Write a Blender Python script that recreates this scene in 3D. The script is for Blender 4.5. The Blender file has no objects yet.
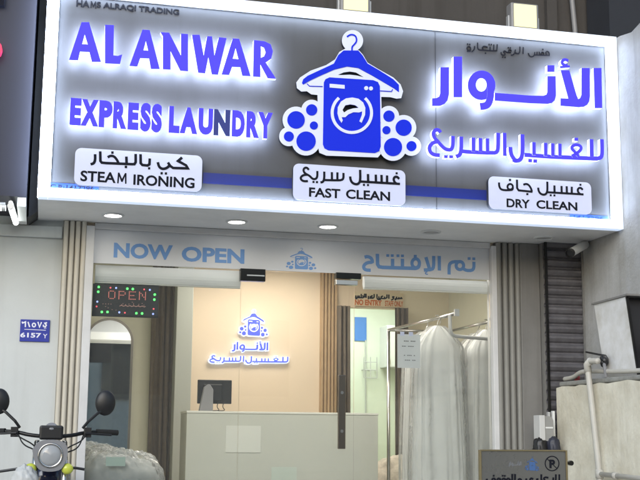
import bpy, bmesh, math, random
from mathutils import Vector, Matrix
from mathutils.geometry import tessellate_polygon
random.seed(7)
SC = bpy.context.scene
COL = SC.collection

# ------------------------------------------------------------------ camera
FPX, YAW, PITCH, ROLL = 1130.0, 0.2375, 0.1689, 0.00887
CAM = Vector((0.0, -7.5, 1.1))
_cy, _sy, _cp, _sp = math.cos(YAW), math.sin(YAW), math.cos(PITCH), math.sin(PITCH)
FW = Vector((_sy*_cp, _cy*_cp, _sp))
_r0 = Vector((_cy, -_sy, 0)); _u0 = _r0.cross(FW)
RT = _r0*math.cos(ROLL) + _u0*math.sin(ROLL)
UP = _u0*math.cos(ROLL) - _r0*math.sin(ROLL)
cam = bpy.data.cameras.new('camera'); camo = bpy.data.objects.new('camera', cam)
COL.objects.link(camo)
camo.matrix_world = Matrix(((RT.x, UP.x, -FW.x, CAM.x), (RT.y, UP.y, -FW.y, CAM.y), (RT.z, UP.z, -FW.z, CAM.z), (0, 0, 0, 1)))
cam.sensor_width = 36; cam.lens = 36*FPX/640; cam.clip_end = 500; cam.clip_start = 0.05
SC.camera = camo

# ------------------------------------------------------------------ light
w = bpy.data.worlds.new('World'); SC.world = w; w.use_nodes = True
nt = w.node_tree; bg = nt.nodes['Background']
sky = nt.nodes.new('ShaderNodeTexSky'); sky.sky_type = 'NISHITA'; sky.sun_disc = False
sky.sun_elevation = math.radians(14); sky.sun_rotation = math.radians(200)
nt.links.new(sky.outputs[0], bg.inputs[0]); bg.inputs[1].default_value = 0.15
sun = bpy.data.lights.new('sun', 'SUN'); sun.energy = 1.2; sun.angle = math.radians(40); sun.color = (.95, .98, 1)
suno = bpy.data.objects.new('sun', sun); COL.objects.link(suno)
suno.rotation_euler = Vector((0.5, 0.75, -0.5)).to_track_quat('-Z', 'Y').to_euler()
vs = SC.view_settings
vs.view_transform = 'Standard'; vs.look = 'None'; vs.exposure = 0.7; vs.gamma = 1; vs.use_curve_mapping = False
SC.cycles.max_bounces = 10; SC.cycles.transparent_max_bounces = 16
SC.cycles.sample_clamp_indirect = 6

# ------------------------------------------------------------------ helpers
def ray(px, py): return FW + RT*((px-320)/FPX) - UP*((py-240)/FPX)
def atY(px, py, Y):
    d = ray(px, py); return CAM + d*((Y-CAM.y)/d.y)
def atX(px, py, X):
    d = ray(px, py); return CAM + d*((X-CAM.x)/d.x)
def atZ(px, py, Z):
    d = ray(px, py); return CAM + d*((Z-CAM.z)/d.z)

MATS = {}
def mat(name, col, rough=.6, metal=0., emit=None, es=1., noise=0., nscale=6., bump=0., bscale=60., spec=.5, stain=None, coat=0., streak=0.):
    if name in MATS: return MATS[name]
    m = bpy.data.materials.new(name); m.use_nodes = True; t = m.node_tree; b = t.nodes['Principled BSDF']
    b.inputs['Base Color'].default_value = (*col, 1); b.inputs['Roughness'].default_value = rough
    b.inputs['Metallic'].default_value = metal; b.inputs['Specular IOR Level'].default_value = spec
    b.inputs['Coat Weight'].default_value = coat
    if emit:
        b.inputs['Emission Color'].default_value = (*emit, 1); b.inputs['Emission Strength'].default_value = es
    if noise or bump or stain:
        tc = t.nodes.new('ShaderNodeTexCoord')
    if noise or stain:
        n = t.nodes.new('ShaderNodeTexNoise'); n.inputs['Scale'].default_value = nscale; n.inputs['Detail'].default_value = 8
        n.inputs['Roughness'].default_value = .65
        t.links.new(tc.outputs['Object'], n.inputs['Vector'])
        r = t.nodes.new('ShaderNodeValToRGB')
        c2 = stain or col
        r.color_ramp.elements[0].position = .3; r.color_ramp.elements[1].position = .7
        k0, k1 = 1-noise, 1+noise*.4
        r.color_ramp.elements[0].color = (*[c*k0 for c in c2], 1)
        r.color_ramp.elements[1].color = (*[min(1, c*k1) for c in col], 1)
        t.links.new(n.outputs['Fac'], r.inputs['Fac']); t.links.new(r.outputs['Color'], b.inputs['Base Color'])
        mr = t.nodes.new('ShaderNodeMapRange'); mr.inputs['To Min'].default_value = max(.05, rough-.12); mr.inputs['To Max'].default_value = min(1, rough+.12)
        t.links.new(n.outputs['Fac'], mr.inputs['Value']); t.links.new(mr.outputs[0], b.inputs['Roughness'])
    if streak:
        tc3 = t.nodes.new('ShaderNodeTexCoord'); mp = t.nodes.new('ShaderNodeMapping'); mp.inputs['Scale'].default_value = (9, 9, .55)
        n3 = t.nodes.new('ShaderNodeTexNoise'); n3.inputs['Scale'].default_value = 1.0; n3.inputs['Detail'].default_value = 7; n3.inputs['Roughness'].default_value = .6
        t.links.new(tc3.outputs['Object'], mp.inputs[0]); t.links.new(mp.outputs[0], n3.inputs['Vector'])
        r3 = t.nodes.new('ShaderNodeMapRange'); r3.inputs['From Min'].default_value = .5; r3.inputs['From Max'].default_value = .78; r3.inputs['To Min'].default_value = 0; r3.inputs['To Max'].default_value = streak
        t.links.new(n3.outputs['Fac'], r3.inputs['Value'])
        mxc = t.nodes.new('ShaderNodeMix'); mxc.data_type = 'RGBA'
        mxc.inputs[7].default_value = (col[0]*.42, col[1]*.40, col[2]*.36, 1)
        src = b.inputs['Base Color'].links[0].from_socket if b.inputs['Base Color'].links else None
        if src: t.links.new(src, mxc.inputs[6])
        else: mxc.inputs[6].default_value = (*col, 1)
        t.links.new(r3.outputs[0], mxc.inputs[0]); t.links.new(mxc.outputs[2], b.inputs['Base Color'])
    if bump:
        n2 = t.nodes.new('ShaderNodeTexNoise'); n2.inputs['Scale'].default_value = bscale; n2.inputs['Detail'].default_value = 6
        t.links.new(tc.outputs['Object'], n2.inputs['Vector'])
        bp = t.nodes.new('ShaderNodeBump'); bp.inputs['Strength'].default_value = bump; bp.inputs['Distance'].default_value = .01
        t.links.new(n2.outputs['Fac'], bp.inputs['Height']); t.links.new(bp.outputs[0], b.inputs['Normal'])
    MATS[name] = m; return m
def clear_mat(name, tint, refl_ior=1.45, rough=.0, mixbase=None, base=None, wr=0.):
    """thin clear sheet: transparent + fresnel gloss (+ some diffuse)"""
    m = bpy.data.materials.new(name); m.use_nodes = True; t = m.node_tree; t.nodes.clear()
    out = t.nodes.new('ShaderNodeOutputMaterial'); tr = t.nodes.new('ShaderNodeBsdfTransparent'); gl = t.nodes.new('ShaderNodeBsdfGlossy')
    fr = t.nodes.new('ShaderNodeFresnel'); mx = t.nodes.new('ShaderNodeMixShader')
    tr.inputs[0].default_value = (*tint, 1); gl.inputs['Roughness'].default_value = rough; fr.inputs[0].default_value = refl_ior
    src = tr
    if base:
        df = t.nodes.new('ShaderNodeBsdfDiffuse'); df.inputs[0].default_value = (*base, 1)
        m2 = t.nodes.new('ShaderNodeMixShader'); m2.inputs[0].default_value = mixbase
        t.links.new(tr.outputs[0], m2.inputs[1]); t.links.new(df.outputs[0], m2.inputs[2]); src = m2
    if wr:
        tc = t.nodes.new('ShaderNodeTexCoord'); n = t.nodes.new('ShaderNodeTexNoise'); n.inputs['Scale'].default_value = 9; n.inputs['Detail'].default_value = 5
        n.inputs['Distortion'].default_value = 1.5
        bp = t.nodes.new('ShaderNodeBump'); bp.inputs['Strength'].default_value = wr; bp.inputs['Distance'].default_value = .03
        t.links.new(tc.outputs['Object'], n.inputs['Vector']); t.links.new(n.outputs['Fac'], bp.inputs['Height'])
        t.links.new(bp.outputs[0], gl.inputs['Normal']); t.links.new(bp.outputs[0], fr.inputs['Normal'])
    t.links.new(fr.outputs[0], mx.inputs[0]); t.links.new(src.outputs[0], mx.inputs[1]); t.links.new(gl.outputs[0], mx.inputs[2])
    t.links.new(mx.outputs[0], out.inputs[0]); MATS[name] = m; return m

class MB:
    def __init__(s): s.v = []; s.f = []; s.m = []
    def quad(s, a, b, c, d, m=0):
        i = len(s.v); s.v += [tuple(a), tuple(b), tuple(c), tuple(d)]; s.f.append((i, i+1, i+2, i+3)); s.m.append(m)
    def box(s, x0, x1, y0, y1, z0, z1, m=0):
        i = len(s.v)
        s.v += [(x0, y0, z0), (x1, y0, z0), (x1, y1, z0), (x0, y1, z0), (x0, y0, z1), (x1, y0, z1), (x1, y1, z1), (x0, y1, z1)]
        for f in ((0, 3, 2, 1), (4, 5, 6, 7), (0, 1, 5, 4), (1, 2, 6, 5), (2, 3, 7, 6), (3, 0, 4, 7)):
            s.f.append(tuple(i+k for k in f)); s.m.append(m)
        return s
    def prism(s, pts, yf, yb, holes=(), mf=0, ms=None, mb=None):
        """pts (x,z) outline extruded from front yf (smaller y) to back yb"""
        ms = mf if ms is None else ms; mb = ms if mb is None else mb
        loops = [list(pts)] + [list(h) for h in holes]
        flat = [p for l in loops for p in l]; n = len(flat)
        tris = tessellate_polygon([[Vector((p[0], p[1], 0)) for p in l] for l in loops])
        i = len(s.v)
        s.v += [(p[0], yf, p[1]) for p in flat] + [(p[0], yb, p[1]) for p in flat]
        for a, b, c in tris:
            A, B, C_ = flat[a], flat[b], flat[c]
            cr = (B[0]-A[0])*(C_[1]-A[1]) - (B[1]-A[1])*(C_[0]-A[0])
            if abs(cr) < 1e-12: continue
            if cr < 0: b, c = c, b
            s.f.append((i+a, i+b, i+c)); s.m.append(mf)
            s.f.append((i+n+a, i+n+c, i+n+b)); s.m.append(mb)
        k = 0
        for li, l in enumerate(loops):
            ar = sum(l[j][0]*l[(j+1) % len(l)][1]-l[(j+1) % len(l)][0]*l[j][1] for j in range(len(l)))
            for j in range(len(l)):
                a, b = k+j, k+(j+1) % len(l)
                if (ar > 0) != (li > 0): s.f.append((i+b, i+a, i+n+a, i+n+b))
                else: s.f.append((i+a, i+b, i+n+b, i+n+a))
                s.m.append(ms)
            k += len(l)
        return s
    def ribbon(s, pts, wd, yf, yb, mf=0, ms=None, mb=None, closed=False):
        """flat stroke of width wd along (x,z) points, extruded: never overlaps itself in one plane except at crossings"""
        ms = mf if ms is None else ms; mb = ms if mb is None else mb
        P = [Vector((p[0], p[1])) for p in pts]; n = len(P); L = []; R = []
        for j in range(n):
            d0 = (P[j]-P[j-1]) if (j > 0 or closed) else (P[1]-P[0])
            d1 = (P[(j+1) % n]-P[j]) if (j < n-1 or closed) else (P[-1]-P[-2])
            if d0.length < 1e-9: d0 = d1
            if d1.length < 1e-9: d1 = d0
            d0 = d0.normalized(); d1 = d1.normalized()
            n0 = Vector((-d0.y, d0.x)); n1 = Vector((-d1.y, d1.x)); nn = n0+n1
            if nn.length < .3: nn = n0
            nn.normalize(); k = 1/max(.5, nn.dot(n0))
            L.append(P[j]+nn*wd*.5*k); R.append(P[j]-nn*wd*.5*k)
        i = len(s.v)
        for a, b in zip(L, R): s.v += [(a.x, yf, a.y), (b.x, yf, b.y), (a.x, yb, a.y), (b.x, yb, b.y)]
        for j in range(n if closed else n-1):
            a = i+4*j; b = i+4*((j+1) % n)
            for f, m in (((a+1, b+1, b, a), mf), ((a, b, b+2, a+2), ms), ((b+1, a+1, a+3, b+3), ms), ((a+2, b+2, b+3, a+3), mb)):
                s.f.append(f); s.m.append(m)
        if not closed:
            a = i; b = i+4*(n-1)
            s.f.append((a, a+2, a+3, a+1)); s.m.append(ms); s.f.append((b+1, b+3, b+2, b)); s.m.append(ms)
        return s
    def tube(s, path, r, n=10, m=0, closed=False):
        P = [Vector(p) for p in path]; rs = r if isinstance(r, (list, tuple)) else [r]*len(P)
        i = len(s.v); up = None
        for j, p in enumerate(P):
            if closed: t = P[(j+1) % len(P)]-P[j-1]
            else: t = P[min(j+1, len(P)-1)]-P[max(j-1, 0)]
            t.normalize()
            if up is None: up = Vector((0, 0, 1)) if abs(t.z) < .9 else Vector((1, 0, 0))
            a = t.cross(up)
            if a.length < 1e-5: a = t.cross(Vector((0, 1, 0)))
            a.normalize(); b = a.cross(t); up = b
            for k in range(n):
                an = 2*math.pi*k/n; s.v.append(tuple(p+a*math.cos(an)*rs[j]+b*math.sin(an)*rs[j]))
        q = len(P)
        for j in range(q if closed else q-1):
            j2 = (j+1) % q
            for k in range(n):
                k2 = (k+1) % n
                s.f.append((i+j*n+k, i+j2*n+k, i+j2*n+k2, i+j*n+k2)); s.m.append(m)
        if not closed:
            s.f.append(tuple(i+k for k in range(n))); s.m.append(m)
            s.f.append(tuple(i+(q-1)*n+k for k in reversed(range(n)))); s.m.append(m)
        return s
    def lathe(s, prof, c, axis=(0, 0, 1), n=24, m=0):
        ax = Vector(axis).normalized(); a = ax.cross(Vector((0, 0, 1)))
        if a.length < 1e-4: a = Vector((1, 0, 0))
        a.normalize(); b = ax.cross(a); c = Vector(c); i = len(s.v)
        for r, h in prof:
            for k in range(n):
                an = 2*math.pi*k/n; s.v.append(tuple(c+ax*h+(a*math.cos(an)+b*math.sin(an))*r))
        for j in range(len(prof)-1):
            for k in range(n):
                k2 = (k+1) % n
                s.f.append((i+j*n+k, i+j*n+k2, i+(j+1)*n+k2, i+(j+1)*n+k)); s.m.append(m)
        return s
    def ell(s, c, r, m=0, nu=20, nv=12, fn=None):
        i = len(s.v)
        for a in range(nv+1):
            th = math.pi*a/nv
            for k in range(nu):
                ph = 2*math.pi*k/nu; d = Vector((math.sin(th)*math.cos(ph), math.sin(th)*math.sin(ph), math.cos(th)))
                kf = fn(d) if fn else 1
                s.v.append((c[0]+d.x*r[0]*kf, c[1]+d.y*r[1]*kf, c[2]+d.z*r[2]*kf))
        for a in range(nv):
            for k in range(nu):
                k2 = (k+1) % nu; s.f.append((i+a*nu+k, i+(a+1)*nu+k, i+(a+1)*nu+k2, i+a*nu+k2)); s.m.append(m)
        return s
    def xform(s, M, start=0):
        for k in range(start, len(s.v)): s.v[k] = tuple(M @ Vector(s.v[k]))
        return s
    def build(s, name, mats, parent=None, smooth=False, bevel=0., recalc=False):
        me = bpy.data.meshes.new(name); me.from_pydata(s.v, [], s.f); me.validate()
        mats = mats if isinstance(mats, (list, tuple)) else [mats]
        for m in mats: me.materials.append(m)
        if len(me.polygons) == len(s.m): me.polygons.foreach_set('material_index', s.m)
        if smooth: me.polygons.foreach_set('use_smooth', [True]*len(me.polygons))
        if recalc:
            bm = bmesh.new(); bm.from_mesh(me); bmesh.ops.remove_doubles(bm, verts=bm.verts, dist=1e-5)
            bmesh.ops.recalc_face_normals(bm, faces=bm.faces); bm.to_mesh(me); bm.free()
        o = bpy.data.objects.new(name, me); COL.objects.link(o)
        if parent is not None:
            o.parent = parent; o.matrix_parent_inverse = Matrix.Translation(-Vector(parent.location)) if parent.parent is None else Matrix.Identity(4)
        if bevel:
            b = o.modifiers.new('bevel', 'BEVEL'); b.width = bevel; b.segments = 2; b.limit_method = 'ANGLE'; b.angle_limit = math.radians(40)
        return o
def B(x0, x1, y0, y1, z0, z1): return MB().box(x0, x1, y0, y1, z0, z1)
def tag(o, label, cat, group=None):
    o['label'] = label; o['category'] = cat
    if group: o['group'] = group
    return o
def thing(name, loc, label, cat, group=None):
    o = bpy.data.objects.new(name, None); o.location = loc; o.empty_display_size = .1; COL.objects.link(o)
    return tag(o, label, cat, group)
def struct(o): o['kind'] = 'structure'; return o
def copy_thing(root, loc, label):
    r = root.copy(); COL.objects.link(r); r.location = loc; r['label'] = label
    for ch in list(root.children):
        c = ch.copy(); COL.objects.link(c); c.parent = r; c.matrix_parent_inverse = ch.matrix_parent_inverse.copy()
        for g in ch.children:
            d = g.copy(); COL.objects.link(d); d.parent = c; d.matrix_parent_inverse = g.matrix_parent_inverse.copy()
    return r
def smoothline(pts, it=2):
    P = [Vector(p) for p in pts]
    for _ in range(it):
        Q = [P[0]]
        for a, b in zip(P[:-1], P[1:]): Q += [a*.75+b*.25, a*.25+b*.75]
        Q.append(P[-1]); P = Q
    return [tuple(p) for p in P]
def ellipse(cx, cy, rx, ry, n=28, a0=0, a1=2*math.pi, close=False):
    m = n if close else n
    return [(cx+rx*math.cos(a0+(a1-a0)*k/m), cy+ry*math.sin(a0+(a1-a0)*k/m)) for k in range(m if not close else m+1)]
_glyphs = {}
def font_mesh(txt, weight=0.):
    key = (txt, weight)
    if key in _glyphs: return _glyphs[key]
    cu = bpy.data.curves.new('t', 'FONT'); cu.body = txt; cu.size = 1; cu.offset = weight; cu.extrude = .5; cu.resolution_u = 4
    ob = bpy.data.objects.new('t', cu); COL.objects.link(ob)
    dg = bpy.context.evaluated_depsgraph_get(); dg.update()
    me = bpy.data.meshes.new_from_object(ob.evaluated_get(dg))
    V = [tuple(v.co) for v in me.vertices]; F = [tuple(p.vertices) for p in me.polygons]; N = [p.normal.z for p in me.polygons]
    bpy.data.objects.remove(ob); bpy.data.meshes.remove(me)
    _glyphs[key] = (V, F, N); return _glyphs[key]
def add_text(mb, txt, x0, x1, z0, z1, yf, yb, weight=0., mf=0, ms=None, mbk=None):
    """lettering fitted into a rectangle of the XZ plane"""
    ms = mf if ms is None else ms; mbk = ms if mbk is None else mbk
    if 'M' in txt:
        k = txt.index('M'); W = lambda q: (lambda v: (min(p[0] for p in v), max(p[0] for p in v)))(font_mesh(q, weight)[0])
        t0, t1 = W(txt); lft = W(txt[:k]); mm = W(txt[:k+1]); sc = (x1-x0)/(t1-t0); gap = .1
        ms0, ms1 = x0+(lft[1]+gap-t0)*sc, x0+(mm[1]-t0)*sc; bw_ = weight*.9+.12
        add_text(mb, txt[:k], x0, x0+(lft[1]-t0)*sc, z0, z1, yf, yb, weight, mf, ms, mbk)
        a_ = .115+weight*1.6
        mb.prism([(ms0+(ms1-ms0)*u, z0+(z1-z0)*v) for u, v in ((0, 0), (.04, 1), (.04+a_*1.05, 1), (.5, .45), (.96-a_*1.05, 1), (.96, 1), (1, 0), (1-a_, 0), (.965-a_, .68), (.5+a_*.5, .16), (.5-a_*.5, .16), (.035+a_, .68), (a_, 0))], yf, yb, (), mf, ms, mbk)
        if txt[k+1:]:
            rest = W(txt[k+1:]); add_text(mb, txt[k+1:], x1-(rest[1]-rest[0])*sc, x1, z0, z1, yf, yb, weight, mf, ms, mbk)
        return mb
    V, F, N = font_mesh(txt, weight)
    ax, bx = min(v[0] for v in V), max(v[0] for v in V); ay, by = min(v[1] for v in V), max(v[1] for v in V)
    i = len(mb.v)
    for v in V: mb.v.append((x0+(v[0]-ax)/(bx-ax)*(x1-x0), yf if v[2] > 0 else yb, z0+(v[1]-ay)/(by-ay)*(z1-z0)))
    for f, n in zip(F, N):
        mb.f.append(tuple(i+k for k in f)); mb.m.append(mf if n > .5 else (mbk if n < -.5 else ms))
    return mb

# ------------------------------------------------------------------ materials
M_panel = mat('sign_panel_grey', (.078, .077, .078), .5, .0, noise=.08, nscale=3, spec=.2, streak=.2)
M_frame = mat('sign_frame_lit', (.8, .82, .85), .35, emit=(.60, .74, 1), es=.46)
M_face = mat('letter_face_blue', (.015, .012, .2), .4, spec=.15, emit=(.100, .080, 1.0), es=.55)
M_side = mat('letter_side_lit', (.7, .75, .85), .4, emit=(.62, .73, 1), es=.75)
M_back = mat('letter_back_glow', (.7, .75, .85), .4, emit=(.60, .71, 1), es=27.0)
M_dead = mat('letter_face_unlit', (.012, .025, .22), .3)
M_logob = mat('logo_vinyl_glow', (.006, .022, .58), .4, spec=.15, emit=(.01, .025, .62), es=.15)  # slight glow put into the vinyl, though the emblem is unlit
M_logow = mat('logo_white_acrylic', (.74, .78, .95), .35)  # white acrylic, with the blue cast of the lit letters in its colour
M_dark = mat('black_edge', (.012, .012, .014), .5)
M_plate = mat('plate_white', (.66, .70, .92), .35, noise=.03)  # white plate tinted blue to stand for light from the letters
M_ink = mat('black_ink', (.012, .013, .02), .8, spec=.1)
M_stripe = mat('stripe_navy', (.004, .012, .12), .35)
M_stick = mat('sticker_blue', (.012, .04, .24), .5)
M_alu = mat('aluminium_grey', (.55, .56, .57), .4, .4, noise=.05)
M_white = mat('white_paint', (.72, .73, .72), .45, noise=.05)
M_soffit = mat('soffit_cladding', (.87, .87, .86), .42, noise=.10, nscale=3)
M_wallgreen = mat('left_wall_paint', (.57, .59, .58), .75, noise=.06, nscale=2.5, bump=.06, bscale=90, streak=.2)
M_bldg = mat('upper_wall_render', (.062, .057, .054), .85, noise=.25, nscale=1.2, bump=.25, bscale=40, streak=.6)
M_fluteL = mat('flute_cream', (.56, .52, .44), .5, noise=.08, streak=.35)
M_fluteR = mat('flute_grey', (.25, .245, .225), .5, noise=.10, streak=.4)
M_clad = mat('grey_cladding', (.205, .20, .19), .5, noise=.10, streak=.4)
M_shutter = mat('shutter_grey', (.155, .15, .163), .5, .2, noise=.3, nscale=8, streak=.6)
M_perp = mat('side_wall_plaster', (.43, .43, .43), .85, noise=.2, nscale=3, bump=.35, bscale=50, stain=(.40, .39, .36), streak=.5)
M_cream = mat('low_wall_cream', (.76, .73, .62), .85, noise=.10, nscale=3.5, bump=.5, bscale=30, stain=(.62, .57, .45), streak=.22)
M_ledge = mat('ledge_grey', (.28, .28, .26), .85, noise=.3, nscale=9, bump=.5)
M_pvc = mat('pvc_grey', (.50, .48, .43), .45, noise=.12)
M_film = mat('window_film', (.64, .66, .69), .5, noise=.02)
M_filmblue = mat('film_print_blue', (.15, .31, .62), .5)
M_chrome = mat('brushed_steel', (.55, .54, .52), .25, 1.)
M_black = mat('black_plastic', (.012, .012, .013), .42)
M_blackm = mat('black_metal', (.02, .02, .02), .3, .6)
M_beige = mat('interior_beige', (.76, .62, .46), .7, noise=.03, nscale=2)
M_room = mat('interior_wall_pale', (.68, .66, .52), .75, noise=.04)
M_back2 = mat('backroom_wall', (.72, .78, .68), .6, noise=.03)
M_counter = mat('counter_laminate', (.50, .51, .46), .16, noise=.03, nscale=3)
M_paper = mat('paper', (.72, .74, .76), .8)
M_paper2 = mat('counter_paper', (.57, .585, .54), .5)
M_curtain = mat('curtain_brown', (.17, .135, .10), .9, noise=.2, nscale=14)
M_slat = mat('slat_wood', (.50, .34, .19), .55, noise=.15, nscale=10)
M_cloth = mat('garment_cloth', (.90, .89, .87), .9, noise=.03, nscale=8)
M_cloth2 = mat('garment_cloth_grey', (.88, .88, .87), .9, noise=.03, nscale=8)
M_plush = mat('plush', (.72, .64, .53), .95, noise=.3, nscale=16, bump=.8, bscale=30)
M_asph = mat('asphalt', (.05, .05, .052), .85, noise=.3, nscale=20, bump=.4, bscale=200)
M_pave = mat('paving', (.50, .49, .47), .85, noise=.25, nscale=4, bump=.3)
M_kerb = mat('kerb_stone', (.35, .34, .32), .85, noise=.2)
M_floor = mat('shop_floor_tile', (.42, .40, .36), .25, noise=.06)
M_ceil = mat('shop_ceiling', (.75, .75, .73), .8)
M_lamp = mat('lamp_lit', (.9, .9, .9), .4, emit=(1, .97, .9), es=17.)
M_tube = mat('tube_lit', (.9, .9, .9), .4, emit=(.92, 1, .97), es=5.)
M_flood = mat('flood_lit', (.05, .05, .03), .6, emit=(1, .93, .50), es=.85)
M_panelite = mat('ceiling_panel_lit', (.9, .9, .9), .4, emit=(1, .93, .84), es=9.5)
M_panelite2 = mat('backroom_panel_lit', (.9, .9, .9), .4, emit=(.95, 1, .92), es=10.)
M_lensoff = mat('lamp_unlit', (.40, .40, .39), .4)
M_glass = clear_mat('shop_glass', (.96, .975, .968), mixbase=.022, base=(.75, .78, .78))
M_plastic = clear_mat('clear_plastic', (.94, .95, .95), 1.30, .30, .20, (.90, .90, .89), wr=.8)
M_mirror = mat('mirror_glass', (.80, .82, .82), .02, 1.)
M_red = mat('red_letter', (.5, .01, .05), .4, emit=(.9, .02, .09), es=.7)
M_blueplate = mat('number_plate_blue', (.02, .035, .32), .4)
M_navy = mat('navy_paint', (.012, .014, .045), .2, coat=.6)
M_rubber = mat('rubber', (.015, .015, .015), .85)
M_yel = mat('amber_lens', (.55, .60, .08), .2)
M_greyp = mat('grey_plastic', (.22, .22, .23), .45)
M_gold = mat('sign_edge_bronze', (.30, .25, .15), .35, .8)
M_signgrey = mat('sign_sheet_grey', (.17, .17, .165), .3, .5, noise=.05)
M_ledG = mat('led_green', (.02, .3, .02), .3, emit=(.08, 1, .12), es=2.2)
M_ledR = mat('led_red', (.3, .02, .02), .3, emit=(1, .10, .13), es=1.0)
M_ledB = mat('led_blue', (.05, .05, .3), .3, emit=(.30, .38, 1), es=1.3)
M_bluepost = mat('poster_blue', (.06, .21, .62), .5)
M_orange = mat('print_orange', (.55, .14, .03), .6)
M_signcream = mat('board_cream', (.72, .60, .40), .6)
M_curtain2 = mat('pale_band_face', (.88, .90, .92), .8)

# ------------------------------------------------------------------ ground
struct(B(-60, 60, -40, -2.3, -.5, -.12).build('road', M_asph))
struct(B(-60, 60, -2.1, 6.5, -.5, 0).build('pavement', M_pave))
struct(B(-60, 60, -2.297, -2.103, -.5, .006).build('kerb', M_kerb))
struct(B(-80, 80, -120, -40.003, -.5, -.13).build('ground', M_asph))

# ------------------------------------------------------------------ opposite side of the street (mirrored in the glass)
ob_ = thing('street_building', (0, -26, 0), 'dark low building across the street facing the shop', 'building')
mw = mat('opposite_wall', (.40, .40, .39), .85, noise=.2)
B(-22, 22, -32, -26, -.12, 6.5).build('wall', mw, ob_)
for k in range(10):
    x = -18+k*4.0
    f = B(x, x+1.5, -25.98, -25.9, 2.2, 4.6).build('window', M_black, ob_)

# ------------------------------------------------------------------ shop building masses
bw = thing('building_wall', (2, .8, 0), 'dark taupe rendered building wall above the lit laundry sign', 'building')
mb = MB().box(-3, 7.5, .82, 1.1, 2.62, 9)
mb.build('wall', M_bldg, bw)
B(3.93, 4.02, .765, .82, 4.0, 9).build('ledge_strip', M_bldg, bw)
tag(MB().tube([atY(569, -30, .76), atY(572, 0, .76), atY(575, 30, .76), atY(576, 60, .76)], .022, 10).build('conduit_pipe', M_greyp, smooth=True),
    'thin grey conduit running down the dark wall behind the sign top', 'pipe')
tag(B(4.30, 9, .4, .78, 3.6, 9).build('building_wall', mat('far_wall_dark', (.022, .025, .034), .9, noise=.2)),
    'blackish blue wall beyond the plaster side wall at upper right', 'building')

lw = thing('plaster_wall', (-1.5, .8, 0), 'pale greenish white plaster wall left of the shopfront', 'wall')
B(-4, .09, .80, 1.0, 0, 2.62).build('wall', M_wallgreen, lw)
B(-4, .085, .765, .80, 2.47, 2.555).build('cornice', M_wallgreen, lw, bevel=.006)

# side wall and low cream wall at right
mb = MB(); N = 26
top = []
for k in range(N+1):
    y = .8-4.6*k/N; top.append((y, 4.085+random.uniform(-.018, .018)-(.02 if k % 3 == 0 else 0)))
top[3] = (top[3][0], 4.075)
i0 = len(mb.v)
for y, z in top: mb.v += [(4.115, y, 1.3), (4.115, y, z), (4.295, y, z), (4.295, y, 1.3)]
for k in range(N):
    a = i0+4*k; b = a+4
    for q in ((0, 1), (1, 2), (2, 3)): mb.f.append((a+q[0], a+q[1], b+q[1], b+q[0])); mb.m.append(0)
for a in (i0, i0+4*N): mb.f.append((a, a+1, a+2, a+3)); mb.m.append(0)
tag(mb.build('plaster_wall', M_perp, recalc=True), 'rough whitish plaster side wall with ragged top touching the right end of the sign', 'wall')
lc = thing('low_wall', (4, -1.5, 0), 'low cream painted wall with grey ledge below the plaster side wall', 'wall')
mb = MB(); i0 = 0; N = 44
for k in range(N+1):
    y = .56-4.4*k/N
    mb.v += [(3.824, y, 0), (3.824+random.uniform(-.003, .003), y, 1.462+random.uniform(-.012, .008)), (4.112, y, 1.462), (4.112, y, 0)]
for k in range(N):
    a = 4*k; b = a+4
    for q in ((0, 1), (1, 2), (2, 3)): mb.f.append((a+q[0], a+q[1], b+q[1], b+q[0])); mb.m.append(0)
for a in (0, 4*N): mb.f.append((a, a+1, a+2, a+3)); mb.m.append(0)
mb.build('wall', M_cream, lc, recalc=True)
B(3.845, 4.112, -3.84, .55, 1.466, 1.50).build('ledge', M_ledge, lc, bevel=.01)

# ------------------------------------------------------------------ fluted columns, cladding, shutter
def fluted(px0, px1, nfl, m, label, yb=.8, z1=2.598):
    xa, xb = atY(px0, 300, yb-.05).x, atY(px1, 300, yb-.05).x
    t = thing('fluted_column', ((xa+xb)/2, yb, 0), label, 'column', 'fluted columns beside the shop glass')
    B(xa, xb, yb-.04, yb+.0, 0, z1).build('back_panel', mat('shaded_groove_'+m.name, tuple(c*.45 for c in m.node_tree.nodes['Principled BSDF'].inputs['Base Color'].default_value[:3]), .7), t)  # flute colour darkened here to paint the shade between the flutes
    mb = MB(); wd = (xb-xa)/nfl
    for k in range(nfl):
        c = xa+wd*(k+.5); i = len(mb.v); n = 12
        for q in range(n+1):
            a = math.pi*q/n; x = c-math.cos(a)*wd*.40; y = yb-.041-abs(math.sin(a))**.7*wd*.5
            mb.v += [(x, y, 0), (x, y, z1)]
        for q in range(n):
            mb.f.append((i+2*q, i+2*q+2, i+2*q+3, i+2*q+1)); mb.m.append(0)
    mb.build('fluting', m, t, smooth=True)
    return xa, xb
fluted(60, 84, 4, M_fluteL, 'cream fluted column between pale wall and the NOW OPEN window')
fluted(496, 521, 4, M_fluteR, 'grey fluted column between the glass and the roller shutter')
xa, xb = atY(521, 300, .72).x, atY(544.5, 300, .64).x
tag(B(xa, xb, .722, .80, 0, 2.598).build('cladding_panel', M_clad, bevel=.004), 'flat grey cladding panel beside the roller shutter', 'panel')
sh = thing('roller_shutter', (3.93, .58, 0), 'dark grey corrugated roller shutter below the CCTV camera', 'shutter')
mb = MB(); z = .02; xs0, xs1 = xb+.003, 4.113; pr = []  # slat profile
while z < 2.59:
    pr += [(.66, z), (.645, z+.012), (.632, z+.035), (.632, z+.05), (.66, z+.066)]; z += .0745
i = 0
for y, zz in pr: mb.v += [(xs0, y, zz), (xs1, y, zz)]
for k in range(len(pr)-1): mb.f.append((2*k, 2*k+1, 2*k+3, 2*k+2)); mb.m.append(0)
mb.build('curtain', M_shutter, sh)
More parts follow.
